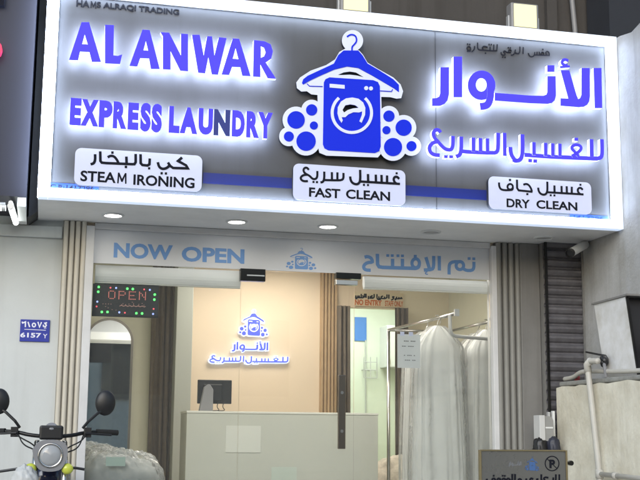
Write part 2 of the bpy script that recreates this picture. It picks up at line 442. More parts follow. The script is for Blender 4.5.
B(xs0, xs0+.018, .615, .63, 0, 2.597).build('guide_rail', M_blackm, sh)
B(xs1-.012, xs1, .615, .63, 1.5, 2.597).build('guide_rail', M_clad, sh)
B(xs0, 4.113, .665, .80, 0, 2.598).build('backing', M_clad, sh)

# ------------------------------------------------------------------ soffit + sign
SX0, SX1, SZ0, SZ1 = -.092, 4.110, 2.600, 4.088
sg = thing('shop_sign', (2.0, 0, SZ0), 'large lit blue and white laundry shop sign in English and Arabic above the shopfront', 'sign')
B(SX0+.07, SX1-.07, .002, .03, SZ0+.06, SZ1-.06).build('panel', M_panel, sg)
# soffit box (closed underside and dark sides)
mb = MB()
mb.box(SX0, SX1, .031, .80, SZ0, SZ0+.03)
mb.build('soffit', M_soffit, sg)
mb = MB().box(SX0, SX0+.025, .031, .80, SZ0+.031, SZ1); mb.box(SX1-.025, SX1, .031, .80, SZ0+.031, SZ1); mb.box(SX0+.026, SX1-.026, .031, .80, SZ1-.025, SZ1)
mb.build('casing', M_dark, sg)
mb = MB(); FW_ = .062
mb.box(SX0, SX0+FW_, -.05, .03, SZ0, SZ1); mb.box(SX1-FW_, SX1, -.05, .03, SZ0, SZ1)
mb.box(SX0+FW_+.001, SX1-FW_-.001, -.05, .03, SZ1-.058, SZ1); mb.box(SX0+FW_+.001, SX1-FW_-.001, -.05, .03, SZ0, SZ0+.062)
mb.build('frame', M_frame, sg, bevel=.004)
mb = MB(); e = .075   # inner thin bead
xi0, xi1, zi0, zi1 = SX0+FW_+.0015, SX1-FW_-.0015, SZ0+.0635, SZ1-.0595
mb.box(xi0, xi0+.012, -.012, .0015, zi0, zi1); mb.box(xi1-.012, xi1, -.012, .0015, zi0, zi1)
mb.box(xi0+.0125, xi1-.0125, -.012, .0015, zi1-.012, zi1)
mb.build('inner_bead', M_white, sg)
mb = MB()
M_edge = mat('edge_light_strip', (.8, .85, .95), .4, emit=(.60, .74, 1), es=26.)
mb.box(xi0, xi0+.003, -.046, -.0125, zi0+.013, zi1-.013); mb.build('edge_light', M_edge, sg)
B(xi1-.003, xi1, -.046, -.0125, zi0+.013, zi1-.013).build('edge_light', M_edge, sg)
B(xi0+.004, xi1-.004, -.046, -.0125, zi1-.003, zi1).build('edge_light', M_edge, sg)
B(xi0+.004, xi1-.004, -.046, -.0125, zi0, zi0+.003).build('edge_light', M_edge, sg)
B(SX0-.004, SX0-.0005, -.045, .028, SZ0+.01, SZ1-.01).build('edge_light', M_edge, sg)

def crop(x0, y0, s):
    return lambda p: (x0+p[0]/s, y0+p[1]/s)
YF, YB = -.110, -.072
def xz(p, Y=YF):
    v = atY(p[0], p[1], Y); return (v.x, v.z)
CA = crop(530, 55, 8); CB = crop(425, 50, 5.3333); CC = crop(510, 120, 6.4); CD = crop(420, 115, 6.4)
C5 = crop(60, 15, 5.3333); C6 = crop(160, 25, 4.923)
def P(cr, pts, Y=YF): return [xz(cr(p), Y) for p in pts]
PX = .0066   # metres per photo pixel on the sign plane (about)
def pw(cr_s): return lambda wpx: wpx/cr_s*7.5/ (FPX*math.cos(.05))*1.04

# --- Latin headline AL ANWAR: seven channel letters
latin = [
 (C5, [(115, 38), (155, 38), (218, 250), (170, 250), (157, 198), (107, 195), (96, 242), (48, 240)], [[(132, 105), (148, 157), (118, 155)]]),
 (C5, [(240, 52), (288, 54), (285, 215), (308, 218), (332, 210), (320, 262), (240, 258)], []),
 (C5, [(440, 78), (478, 80), (532, 288), (485, 288), (475, 232), (428, 230), (412, 275), (370, 272)], [[(458, 140), (470, 190), (445, 188)]]),
 (C6, [(2, 35), (45, 38), (103, 150), (103, 42), (138, 45), (138, 228), (100, 225), (52, 130), (52, 220), (14, 218), (14, 55)], []),
 (C6, [(157, 48), (195, 48), (215, 150), (232, 55), (256, 56), (268, 150), (290, 60), (328, 64), (285, 245), (255, 243), (238, 160), (222, 238), (188, 235)], []),
 (C6, [(358, 66), (390, 68), (446, 252), (405, 250), (395, 208), (355, 206), (340, 246), (303, 244)], [[(372, 115), (386, 168), (358, 166)]]),
 (C6, [(462, 74), (515, 80), (545, 95), (556, 130), (548, 165), (520, 185), (572, 265), (530, 262), (494, 195), (494, 256), (458, 254)], [[(496, 105), (512, 112), (520, 135), (512, 155), (496, 162)]]),
]
LM = [M_face, M_side, M_back]
for cr, o, h in latin:
    MB().prism(P(cr, o), YF, YB, [P(cr, q) for q in h], 0, 1, 2).build('letter', LM, sg)
# --- EXPRESS LAUNDRY
C7 = crop(60, 90, 5.818); C8 = crop(160, 95, 5.333)
def lerp(a, b, t): return a+(b-a)*t
for cr, ch, a, b, t0, t1, xr0, xr1, b0, b1 in (
    [(C7, c, a, b, 42, 85, 62, 590, 205, 247) for c, a, b in (('E', 62, 120), ('X', 126, 222), ('P', 230, 302), ('R', 312, 385), ('E', 398, 455), ('S', 470, 526), ('S', 535, 591))] +
    [(C8, c, a, b, 56, 92, 50, 598, 203, 237) for c, a, b in (('L', 50, 103), ('A', 108, 198), ('U', 207, 281), ('N', 288, 372), ('D', 385, 451), ('R', 462, 527), ('Y', 524, 600))]):
    m_ = (a+b)/2; t = (m_-xr0)/(xr1-xr0)
    tp, bt = lerp(t0, t1, t), lerp(b0, b1, t)
    x0, z1 = xz(cr((a, tp))); x1, z0 = xz(cr((b, bt)))
    if ch == 'S': z0 -= .006; z1 += .006
    mb = add_text(MB(), ch, x0, x1, z0, z1, YF, YB, .07, 0, 1, 2)
    o = mb.build('letter', [M_dead, M_side, M_back] if ch == 'N' else LM, sg)
    if ch == 'N': o['label'] = 'dark unlit letter N of LAUNDRY'

# --- Arabic headline, traced centre by centre
head = {}   # kept as (x,z) shapes so that the small indoor sign repeats the same lettering
def shape_poly(lst, cr, pts, holes=()): lst.append(('poly', P(cr, pts), [P(cr, h) for h in holes]))
def shape_line(lst, cr, pts, wpx, s, sm=1, closed=False):
    q = P(cr, smoothline(pts, sm) if (sm and not closed) else pts); lst.append(('line', q, wpx/s*7.44/FPX*1.06, closed))
S1 = []
g = []; shape_poly(g, CA, [(508, 104), (572, 104), (578, 425), (518, 425)]); S1.append(g)
g = []; shape_poly(g, CA, [(412, 104), (478, 104), (480, 330), (474, 372), (458, 398), (430, 414), (390, 418), (244, 406), (244, 346), (306, 348), (245, 122), (315, 122), (372, 320), (386, 352), (400, 345), (411, 320)]); S1.append(g)
g = []; shape_line(g, CA, [(306, 48), (282, 34), (258, 46), (256, 70), (280, 84), (302, 82)], 26, 8, 2); shape_line(g, CA, [(240, 97), (318, 92)], 20, 8, 0); S1.append(g)
kb = [CA(p) for p in ((140, 170), (205, 170), (208, 325), (198, 362), (175, 384), (140, 391), (0, 386))] + [CB((372, 270)), CB((372, 228))] + [CA(p) for p in ((0, 324), (108, 326), (132, 315), (139, 295))]
g = []; g.append(('poly', [xz(p) for p in kb], [])); S1.append(g)
g = []; shape_poly(g, CA, [(138, 82), (195, 82), (195, 135), (138, 135)]); S1.append(g)
g = []; g.append(('poly', [xz(CB(p)) for p in ellipse(302, 188, 74, 79)], [[xz(CB(p)) for p in ellipse(300, 186, 29, 36)]]))
shape_line(g, CB, [(350, 200), (350, 250), (338, 288), (318, 300), (294, 301)], 40, 5.333, 2); S1.append(g)
g = []; shape_poly(g, CB, [(152, 35), (198, 35), (198, 252), (152, 252)]); S1.append(g)
g = []; shape_poly(g, CB, [(82, 92), (128, 92), (128, 235), (120, 268), (104, 288), (80, 298), (38, 298), (38, 258), (62, 256), (76, 248), (81, 232)]); S1.append(g)
S2 = []
g = []   # للغسيل
shape_line(g, CC, [(588, 123), (590, 205), (586, 236), (565, 247), (540, 247), (440, 243), (300, 237), (200, 231), (92, 223)], 28, 6.4, 1)
shape_line(g, CC, [(521, 123), (523, 236)], 28, 6.4, 0)
shape_line(g, CC, [(395, 232), (430, 212), (458, 184), (448, 164), (424, 158), (402, 164), (392, 182), (410, 200), (440, 232)], 22, 6.4, 2)
for a, t in ((318, 152), (272, 150), (226, 147)): shape_line(g, CC, [(a, t), (a+1, 232)], 25, 6.4, 0)
shape_line(g, CC, [(151, 143), (152, 226)], 25, 6.4, 0)
lam = [CC(p) for p in ((77, 93), (79, 200), (72, 245), (52, 262), (28, 262))] + [CD(p) for p in ((606, 291), (584, 262), (577, 232), (576, 206))]
g.append(('line', [xz(p) for p in smoothline(lam, 2)], 28/6.4*7.44/FPX*1.06, False)); S2.append(g)
for d in ((424, 124), (129, 260), (161, 263)):
    g = []; x, y = d; shape_poly(g, CC, [(x-12, y-11), (x+12, y-10), (x+12, y+11), (x-12, y+10)]); S2.append(g)
g = []; shape_line(g, CD, [(541, 114), (543, 262)], 25, 6.4, 0); S2.append(g)
g = []; shape_line(g, CD, [(500, 114), (500, 205), (494, 236), (470, 244), (300, 236), (262, 231)], 26, 6.4, 1)
for a, t in ((431, 150), (386, 148), (341, 145)): shape_line(g, CD, [(a, t), (a+1, 236)], 25, 6.4, 0)
shape_line(g, CD, [(263, 139), (263, 220), (255, 256), (230, 268)], 26, 6.4, 1); S2.append(g)
g = []; shape_line(g, CD, [(211, 134), (211, 200), (198, 224), (168, 222), (140, 200), (112, 166), (92, 146), (84, 118), (96, 96), (118, 94), (132, 112)], 25, 6.4, 2)
shape_line(g, CD, [(118, 170), (82, 176), (58, 204), (64, 238), (90, 256), (126, 258)], 25, 6.4, 2); S2.append(g)
for x, y in ((166, 266), (199, 267)):
    g = []; shape_poly(g, CD, [(x-12, y-9), (x+12, y-8), (x+12, y+10), (x-12, y+9)]); S2.append(g)
def emit_shapes(groups, fn, yf, yb, mats, name, parent, one=False, ws=1., idx=(0, 1, 2), wmul=1.):
    mb = MB(); outs = []
    for g in groups:
        if not one: mb = MB()
        for k, sh_ in enumerate(g):
            dy = -.0009*k
            if sh_[0] == 'poly': mb.prism([fn(p) for p in sh_[1]], yf+dy, yb+dy, [[fn(p) for p in h] for h in sh_[2]], *idx)
            else: mb.ribbon([fn(p) for p in sh_[1]], sh_[2]*ws*wmul, yf+dy, yb+dy, *idx, closed=sh_[3])
        if not one: outs.append(mb.build(name, mats, parent))
    if one: outs.append(mb.build(name, mats, parent))
    return outs
ident = lambda p: p
emit_shapes(S1, ident, YF, YB, LM, 'letter', sg)
emit_shapes(S2, ident, YF, YB, LM, 'letter', sg)

# --- washing machine and hanger emblem
C0 = crop(270, 20, 3.2); YL = -.052
leafhole = [(231, 289), (240, 274), (256, 271), (272, 274), (283, 282), (264, 284), (248, 289), (236, 297)]
lens = [(217, 176), (235, 168), (255, 165), (275, 168), (300, 183), (280, 178), (255, 175), (235, 176)]
hang_w = [(286, 98), (298, 112), (312, 136), (345, 156), (395, 184), (418, 206), (426, 228), (420, 250), (405, 252), (385, 247), (356, 246), (362, 420), (345, 440), (180, 434), (158, 425), (154, 408), (152, 240), (132, 238), (118, 228), (100, 229), (86, 218), (84, 200), (96, 184), (130, 162), (180, 144), (208, 126), (222, 102), (240, 92), (244, 84), (262, 90)]
hook_w = ellipse(264, 66, 34, 34, 30)
left_b = [(83, 320, 28), (133, 288, 18), (140, 338, 13), (60, 373, 16), (115, 388, 31)]
right_b = [(380, 308, 18), (427, 345, 26), (372, 353, 13), (393, 407, 29), (452, 404, 16)]
hang_b = [(235, 98), (282, 98), (296, 114), (312, 140), (350, 162), (394, 190), (412, 208), (412, 231), (396, 219), (330, 180), (282, 154), (246, 149), (205, 159), (155, 181), (124, 196), (106, 207), (102, 202), (106, 190), (120, 179), (165, 158), (204, 140), (218, 113)]
mach = [(172, 200), (177, 190), (190, 184), (330, 193), (345, 199), (351, 212), (354, 405), (349, 420), (335, 426), (186, 417), (174, 411), (169, 398)]
def pxs(pts): return [C0(p) for p in pts]
WH, BL, BUB = [], [], []
WH.append([('poly', pxs(hang_w), [pxs(lens), pxs(leafhole)])])
WH.append([('poly', pxs(hook_w), [])])
for x, y, r in left_b+right_b: WH.append([('poly', pxs(ellipse(x, y, r+15, r+15, 30)), [])])
HANG = [[('poly', pxs(hang_b), [])], [('line', pxs(smoothline([(262, 99), (262, 86), (268, 80), (278, 68), (274, 50), (258, 46), (246, 54)], 2)), 5/3.2, False)],
        [('line', pxs([(118, 204), (126, 212), (168, 213)]), 2.5/3.2, False)], [('line', pxs([(352, 227), (388, 229), (392, 222)]), 2.5/3.2, False)]]
MACH = [[('poly', pxs(mach), [pxs(leafhole)])]]
BUBB = [[('poly', pxs(ellipse(x, y, r, r, 26)), [])] for x, y, r in left_b+right_b]
DET = [[('poly', pxs([(190, 205), (238, 209), (238, 221), (190, 217)]), [])],
       [('poly', pxs(ellipse(307, 219, 6.5, 6.5, 16)), [])], [('poly', pxs(ellipse(322, 220, 6.5, 6.5, 16)), [])],
       [('line', pxs(ellipse(261, 298, 63, 63, 34, math.radians(-48), math.radians(229), True)), 10/3.2, False)],
       [('poly', pxs([(228, 330), (220, 318), (215, 300), (216, 280), (226, 262), (242, 252), (262, 249), (282, 253), (297, 265), (304, 282), (303, 305), (292, 330), (285, 325), (293, 305), (294, 293), (284, 297), (266, 296), (250, 303), (240, 312), (228, 312), (232, 322)]), [pxs(leafhole)])]]
def emblem(pt, wsc, parent, yf, dy, m_w, m_b, side, name='emblem', back=True):
    """pt maps photo pixels to (x,z); three thin layers"""
    f = lambda p: pt(p)
    if back:
        mb = MB()
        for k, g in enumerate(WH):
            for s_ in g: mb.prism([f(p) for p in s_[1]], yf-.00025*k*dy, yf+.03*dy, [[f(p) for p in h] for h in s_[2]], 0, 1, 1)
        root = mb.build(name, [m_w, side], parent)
    else: root = parent
    for nm, src, lay, m in (('hanger_shape', HANG, 1, m_b), ('washer_shape', MACH, 1, m_b), ('bubble_dots', BUBB, 1, m_b), ('washer_details', DET, 2, m_w)):
        mb = MB()
        for k, g in enumerate(src):
            for s_ in g:
                y0 = yf-dy*(.004*lay+.0003*k)-.0003; y1 = y0+.0035*dy
                if s_[0] == 'poly': mb.prism([f(p) for p in s_[1]], y0, y1, [[f(p) for p in h] for h in s_[2]])
                else: mb.ribbon([f(p) for p in s_[1]], s_[2]*wsc, y0, y1)
            if nm == 'bubble_dots': mb.build('bubble', m, root); mb = MB()
        if mb.v: mb.build(nm, m, root)
    return root
emblem(lambda p: xz(p, YL), 7.448/FPX*1.04, sg, YL, 1., M_logow, M_logob, M_dark)  # black side walls stand in for the shadow behind the raised emblem

# --- stripe, plates, small print
def sign_poly(px, Y): return [xz(p, Y) for p in px]
mb = MB()
zc0, zc1 = xz((250, 186.0), 0)[1], xz((250, 175.5), 0)[1]
mb.box(xz((203, 175), 0)[0], xz((293, 175), 0)[0], -.003, .0015, zc0, zc1)
mb.build('stripe', M_stripe, sg); mb = MB()
mb.box(xz((405, 185), 0)[0], xz((489, 190), 0)[0], -.003, .0015, zc0, zc1)
mb.build('stripe', M_stripe, sg)
B(xz((436, 150), 0)[0], xz((436.6, 150), 0)[0], -.001, .0018, SZ0+.066, SZ1-.075).build('panel_joint', mat('joint_dark', (.02, .02, .022), .7), sg)
def rrect(x0, x1, z0, z1, r, n=6):
    o = []
    for cx, cz, a in ((x1-r, z1-r, 0), (x0+r, z1-r, 90), (x0+r, z0+r, 180), (x1-r, z0+r, 270)):
        for k in range(n+1):
            t = math.radians(a+90*k/n); o.append((cx+r*math.cos(t), cz+r*math.sin(t)))
    return o
YP = -.045
def plate(corners, strokes, dots, words, label):
    (ax, ay), (bx, by) = corners   # top-left, bottom-right in photo pixels
    x0, z1 = xz((ax, ay), YP); x1, z0 = xz((bx, by), YP)
    mb = MB().prism(rrect(x0, x1, z0, z1, .042), YP, -.006, (), 0, 1, 1)
    pl = mb.build('name_plate', [M_plate, M_dark], sg)
    pl['label'] = label
    mb = MB()
    for cr, pts, wpx, s, sm in strokes:
        q = [xz(cr(p), YP) for p in (smoothline(pts, sm) if sm else pts)]
        mb.ribbon(q, wpx/s*7.455/FPX*1.05, YP-.002-.0003*len(mb.f)/60, YP+.001)
    for cr, (x, y), r in dots:
        mb.prism([xz(cr(p), YP) for p in [(x-r, y-r), (x+r, y-r), (x+r, y+r), (x-r, y+r)]], YP-.002, YP+.001)
    for cr, tx, xl, yl, xr, yr, caps, s in words:
        x0, z0 = xz(cr((xl, yl)), YP); x1, z0b = xz(cr((xr, yr)), YP)
        zb = (z0+z0b)/2; h = caps/s*7.455/FPX*1.02
        add_text(mb, tx, x0, x1, zb, zb+h, YP-.002, YP+.001, .024)
    mb.build('lettering', M_ink, pl)
p1 = crop(70, 140, 9.143); p2 = crop(130, 145, 8); pL = crop(65, 135, 4.267)
plate(((75.5, 147.5), (201.5, 192)), [
    (p1, [(229, 130), (230, 185), (217, 214), (188, 222)], 23, 9.143, 1),
    (p1, [(276, 104), (278, 192), (290, 207), (330, 211), (445, 216), (560, 221)], 23, 9.143, 0),
    (p1, [(560, 221), (588, 221), (600, 203), (600, 128)], 23, 9.143, 0),
    (p1, [(344, 158), (372, 143), (404, 150), (430, 182), (444, 214)], 22, 9.143, 2),
    (p1, [(515, 152), (517, 216)], 23, 9.143, 0),
    (p2, [(84, 74), (85, 145), (98, 160), (140, 164), (155, 155), (158, 108)], 20, 8, 0),
    (p2, [(416, 100), (384, 128), (448, 163), (462, 187), (345, 184), (322, 168), (303, 140)], 20, 8, 0),
    (p2, [(318, 158), (300, 182), (262, 194), (233, 178), (222, 138)], 20, 8, 2)],
    [(p1, (388, 115), 11), (p1, (511, 246), 11), (p2, (153, 187), 9), (p2, (253, 226), 9), (p2, (287, 228), 9)],
    [(pL, 'STEAM', 65, 195, 262, 210, 46, 4.267), (pL, 'IRONING', 291, 213, 552, 228, 46, 4.267)], 'rounded white plate reading STEAM IRONING')
q1 = crop(290, 160, 10.667); q2 = crop(345, 160, 9.846); qL = crop(285, 150, 4.923)
def ghasil(cr, s, ox, oy, k):
    f = lambda p: (ox+p[0]*k, oy+p[1]*k)
    st = [[(540, 236), (500, 233), (150, 212)], [(532, 186), (512, 164), (488, 166), (476, 188), (486, 218), (505, 232)], [(148, 98), (150, 200), (135, 232), (105, 241), (70, 226), (53, 195), (50, 163)]]
    tt = [[(413, 153), (413, 228)], [(358, 148), (360, 225)], [(302, 145), (304, 222)], [(225, 139), (227, 218)]]
    return ([(cr, [f(p) for p in q], 23*k, s, 2 if i else 0) for i, q in enumerate(st)] + [(cr, [f(p) for p in q], 23*k, s, 0) for q in tt],
            [(cr, f(d), 10*k) for d in ((508, 131), (186, 245), (226, 247))])
gs, gd = ghasil(q2, 9.846, 0, 0, 1)
plate(((293.3, 163.2), (405.5, 206)), [
    (q1, [(570, 138), (570, 196), (550, 215), (500, 217), (362, 214)], 24, 10.667, 1),
    (q1, [(505, 132), (505, 215)], 24, 10.667, 0), (q1, [(446, 130), (447, 214)], 24, 10.667, 0),
    (q1, [(365, 124), (365, 200), (352, 234), (324, 240)], 24, 10.667, 1),
    (q1, [(291, 118), (291, 182), (272, 204), (240, 203), (208, 168), (170, 150), (148, 130), (142, 102), (158, 82), (182, 82), (200, 105)], 23, 10.667, 2),
    (q1, [(190, 156), (142, 160), (112, 184), (118, 213), (150, 228), (190, 225)], 23, 10.667, 2)] + gs,
    [(q1, (250, 234), 11), (q1, (287, 236), 11)] + gd,
    [(qL, 'FAST', 118, 230, 272, 239, 49, 4.923), (qL, 'CLEAN', 300, 240, 517, 251, 49, 4.923)], 'rounded white plate reading FAST CLEAN')
r1 = crop(485, 175, 10.667); r2 = crop(535, 178, 10.667); rL = crop(480, 165, 4.571)
gs, gd = ghasil(r2, 10.667, -16, -57, .985)
plate(((488.3, 176), (592, 214.5)), [
    (r1, ellipse(268, 126, 29, 30, 18, 0, 2*math.pi, True), 22, 10.667, 0),
    (r1, [(297, 128), (294, 152), (280, 161), (205, 163), (166, 152), (150, 118), (149, 80)], 23, 10.667, 1),
    (r1, [(340, 50), (342, 140), (358, 164), (505, 179)], 23, 10.667, 0),
    (r1, [(408, 103), (440, 93), (468, 108), (490, 142), (500, 178)], 22, 10.667, 2)] + gs,
    [(r1, (266, 53), 11), (r1, (451, 204), 11)] + gd,
    [(rL, 'DRY', 122, 193, 228, 198, 43, 4.571), (rL, 'CLEAN', 258, 199, 445, 209, 43, 4.571)], 'rounded white plate reading DRY CLEAN')
# registration stickers
x0, z1 = xz((47.2, 183.4), 0); x1, z0 = xz((98.5, 191.6), 0); z0 = SZ0+.0635
stk = B(x0, x1, -.002, .0016, z0, z0+.047).build('sticker', M_stick, sg)
add_text(MB(), 'C.R:1417296', x0+.02, x1-.03, z0+.002, z0+.036, -.0032, -.002, .02).build('lettering', M_ink, stk)
x0, z1 = xz((570, 215), 0); x1, z0_ = xz((609.5, 221), 0)
stk = B(x0, x1-.012, -.002, .0016, z0, z0+.040).build('sticker', M_stick, sg)
add_text(MB(), '1417296', x0+.03, x1-.05, z0+.004, z0+.030, -.0032, -.002, .0).build('lettering', M_stripe, stk)
# small company line
mb = MB()
x0, zb = xz((76.3, 5.2), 0); x1, zb2 = xz((179, 17.5), 0); zb = (zb+zb2)/2
add_text(mb, 'HAMS ALRAQI TRADING', x0, x1, zb, zb+.049, -.003, .001, .026)
mb.build('lettering', mat('grey_ink', (.012, .012, .015), .8, spec=.1), sg)
cs = crop(460, 35, 6.4)
lines = [[(574, 131), (476, 128)], [(572, 128), (570, 112), (557, 103), (546, 113), (556, 128)], [(508, 108), (508, 129)], [(493, 108), (493, 129)], [(478, 110), (476, 128), (464, 141), (444, 136), (437, 116)],
         [(405, 78), (403, 120)], [(383, 75), (382, 112), (372, 119), (354, 116)], [(354, 94), (351, 114), (338, 128), (326, 129)], [(325, 112), (300, 112), (285, 100), (276, 108), (290, 120), (282, 131), (264, 126), (262, 110)],
         [(238, 60), (236, 98), (228, 102), (152, 97)], [(216, 62), (214, 100)], [(192, 76), (192, 98)], [(176, 78), (152, 70), (140, 82), (150, 97)], [(112, 50), (112, 88), (124, 96), (152, 97)], [(93, 72), (91, 94), (74, 108)]]
mb = MB()
for k, l in enumerate(lines): mb.ribbon([xz(cs(p), 0) for p in smoothline(l, 1)], 7/6.4*7.5/FPX*1.06, -.003-.0002*k, .001)
for x, y, r in ((526, 119, 9), (318, 103, 9), (55, 86, 12)): mb.ribbon([xz(cs(p), 0) for p in ellipse(x, y, r, r, 14)], 5.5/6.4*7.5/FPX, -.0065, .001, closed=True)
mb.ribbon([xz(cs(p), 0) for p in [(66, 90), (64, 104), (44, 104)]], 8/6.4*7.5/FPX, -.0067, .001)
for x, y in ((322, 82), (309, 81), (288, 143), (273, 142), (186, 60), (200, 61), (163, 116), (48, 58), (62, 60), (530, 92)):
    mb.prism([xz(cs(p), 0) for p in ((x-4, y-4), (x+4, y-4), (x+4, y+4), (x-4, y+4))], -.003, .001)
mb.build('lettering', MATS['grey_ink'], sg)

# downlights in the soffit
dl = thing('downlight', (.421, .44, 2.6), 'lit round downlight in the soffit above the fluted cream column side', 'downlight', 'downlights under the sign soffit')
def downlight_parts(t, lit):
    c = (t.location.x, t.location.y, 2.6)
    MB().lathe([(.060, -.001), (.060, -.010), (.075, -.010), (.078, -.004), (.078, .0)], c, n=32).build('rim', M_white, t, smooth=True)
    MB().lathe([(.0, -.004), (.0599, -.004)], c, n=32).build('diffuser', M_lamp if lit else M_lensoff, t)
downlight_parts(dl, True)
copy_thing(dl, (1.302, .44, 2.6), 'lit round downlight in the soffit above the word OPEN')
copy_thing(dl, (1.981, .44, 2.6), 'lit round downlight in the soffit above the washing machine emblem on the film')
d2 = thing('downlight', (2.781, .44, 2.6), 'unlit round downlight in the soffit above the Arabic film lettering', 'downlight', 'downlights under the sign soffit')
downlight_parts(d2, False)
copy_thing(d2, (3.70, .44, 2.6), 'unlit round downlight in the soffit near the CCTV camera')

# floodlights standing on top of the sign
def flood(px, py, label):
    c = atY(px, py, .22)
    t = thing('floodlight', (c.x, .22, SZ1), label, 'floodlight', 'floodlights on top of the sign')
    B(c.x-.115, c.x+.115, .20, .30, SZ1+.085, SZ1+.30).build('housing', M_greyp, t, bevel=.012)
    B(c.x-.092, c.x+.092, .192, .199, SZ1+.105, SZ1+.285).build('lamp_face', M_flood, t)
    mb = MB().box(c.x-.10, c.x+.10, .18, .30, SZ1, SZ1+.02); mb.box(c.x-.128, c.x-.117, .23, .27, SZ1+.02, SZ1+.2); mb.box(c.x+.117, c.x+.128, .23, .27, SZ1+.02, SZ1+.2)
    mb.build('bracket', M_alu, t)
flood(355, 0, 'glowing square floodlight on the sign top above the clothes hanger hook')
flood(524, 16, 'glowing square floodlight on the sign top above the Arabic name')

# ------------------------------------------------------------------ neighbour's sign, gap, tube lamps
ns = thing('shop_sign', (-1.5, .05, 2.6), 'dark grey neighbouring shop sign panel with a red letter', 'sign')
nx1 = -.166
B(-3.2, nx1, .05, .78, 2.615, 5.2).build('panel', mat('neighbour_panel', (.032, .032, .042), .5, .0, noise=.05, spec=.2), ns)
for px, py0, py1 in ((-.4, 37, 62),):
    a = atY(1.6, py1, .0); b = atY(1.6, py0, .0)
    mb = MB(); add_text(mb, 'D', a.x-.22, a.x, a.z, b.z, .0, .045, .05); mb.build('letter', M_red, ns)
a = atY(4, 5, .0)
B(a.x-.25, a.x, .01, .049, a.z, a.z+.09).build('letter', M_ink, ns)
mb = MB().prism([(-.155, 2.552), (-.096, 2.598), (-.096, 5.0), (-.155, 5.0)], .45, .78)
tag(mb.build('gap_panel', M_dark), 'black infill strip in the gap between the two shop signs', 'panel')
def tube_lamp(p0, p1, label):
    p0, p1 = Vector(p0), Vector(p1); d = (p1-p0).normalized()
    t = thing('tube_light', (p0+p1)/2, label, 'lamp', 'tube lights under the neighbouring sign')
    MB().tube([p0+Vector((0, 0, .022)), p1+Vector((0, 0, .022))], .016, 8).build('batten', M_alu, t)
    MB().tube([p0+d*.02, p1-d*.02], .019, 12).build('tube', M_tube, t, smooth=True)
    MB().tube([p0-d*.005, p0+d*.02], .021, 10).build('end_cap', M_alu, t); MB().tube([p1-d*.02, p1+d*.005], .021, 10).build('end_cap', M_alu, t)
tube_lamp(atZ(10.5, 206, 2.54), atZ(16, 223, 2.54), 'lit white tube light pointing at the wall under the neighbouring sign end')
tube_lamp(atZ(-45, 206, 2.54), atZ(5, 208, 2.54), 'lit white tube light lying along the wall beside the slanted tube')
x0 = atY(22, 205, .1).x
tag(MB().prism([(x0-.03, 2.552), (nx1-.002, 2.552), (nx1-.002, 2.613), (x0-.03, 2.613)], .06, .74).build('end_bracket', M_white), 'white end bracket under the neighbouring sign beside the black gap', 'bracket')

# ------------------------------------------------------------------ glass front
GX0, GX1 = .318, 3.385
gf = thing('shop_window', (1.9, .8, 0), 'fixed shop glazing with white film band reading NOW OPEN', 'shop window')
mb = MB(); mb.box(.252, .312, .745, .86, 0, 2.57); mb.box(3.392, 3.452, .745, .86, 0, 2.57); mb.box(.313, 3.391, .77, .85, 2.552, 2.598)
mb.box(.313, 1.40, .77, .83, 0, .06); mb.box(2.31, 3.391, .77, .83, 0, .06)
mb.build('frame', mat('white_frame', (.62, .62, .62), .4, noise=.08), gf, bevel=.004)
B(.314, 1.402, .795, .805, .061, 2.302).build('glass_pane', M_glass, gf)
B(2.285, 3.39, .795, .805, .061, 2.302).build('glass_pane', M_glass, gf)
B(.314, 3.39, .795, .805, 2.304, 2.5515).build('film_band', M_film, gf)
YFm = .795
def fx(p, Y=YFm-.002): v = atY(p[0], p[1], Y); return (v.x, v.z)
mb = MB()
for tx, a, b, ya, yb_ in (('NOW', 54, 290, 110, 121), ('OPEN', 326, 577, 125, 136)):
    cr = crop(100, 230, 4); x0, z0 = fx(cr((a, ya))); x1, z0b = fx(cr((b, yb_))); zb = (z0+z0b)/2
    add_text(mb, tx, x0, x1, zb, zb+15.0*8.3/FPX*1.02, YFm-.002, YFm-.0005, .038)
ce = crop(355, 248, 8.533); cf = crop(415, 248, 8.533)
WS = 8.3/FPX*1.06/8.533
def fl(cr, pts, wpx=30, sm=1): mb.ribbon([fx(cr(p)) for p in (smoothline(pts, sm) if sm else pts)], wpx*WS, YFm-.002-.0002*(len(mb.f) % 37)/8, YFm-.0005)
fl(ce, [(82, 78), (108, 72), (136, 84), (148, 104), (148, 122), (105, 124), (76, 146), (74, 172), (92, 188), (134, 190)], 28, 1)
fl(ce, [(191, 50), (193, 140), (206, 160), (236, 165), (320, 168), (520, 174)], 30, 0)
fl(ce, [(321, 92), (321, 166)]); fl(ce, [(405, 92), (405, 168)])
mb.ribbon([fx(ce(p)) for p in ellipse(518, 130, 32, 38, 22)], 27*WS, YFm-.0033, YFm-.0005, closed=True)
fl(ce, [(550, 132), (547, 158), (530, 174), (500, 173)], 27)
for x, y in ((280, 64), (318, 65), (367, 66), (405, 67), (515, 70)): mb.prism([fx(ce(p)) for p in ((x-12, y-11), (x+12, y-11), (x+12, y+11), (x-12, y+11))], YFm-.002, YFm-.0005)
fl(cf, [(160, 68), (160, 160), (146, 184), (76, 188)], 29); fl(cf, [(93, 78), (125, 182)], 29, 0); fl(cf, [(207, 68), (208, 192)], 29, 0)
fl(cf, [(106, 205), (92, 207), (88, 217), (98, 224), (110, 224)], 9)
fl(cf, [(503, 118), (503, 172), (486, 192), (440, 192), (414, 178)], 28)
mb.ribbon([fx(cf(p)) for p in ellipse(383, 150, 32, 34, 22)], 27*WS, YFm-.0033, YFm-.0005, closed=True)
fl(cf, [(385, 117), (325, 117), (298, 132), (291, 160), (291, 226)], 28)
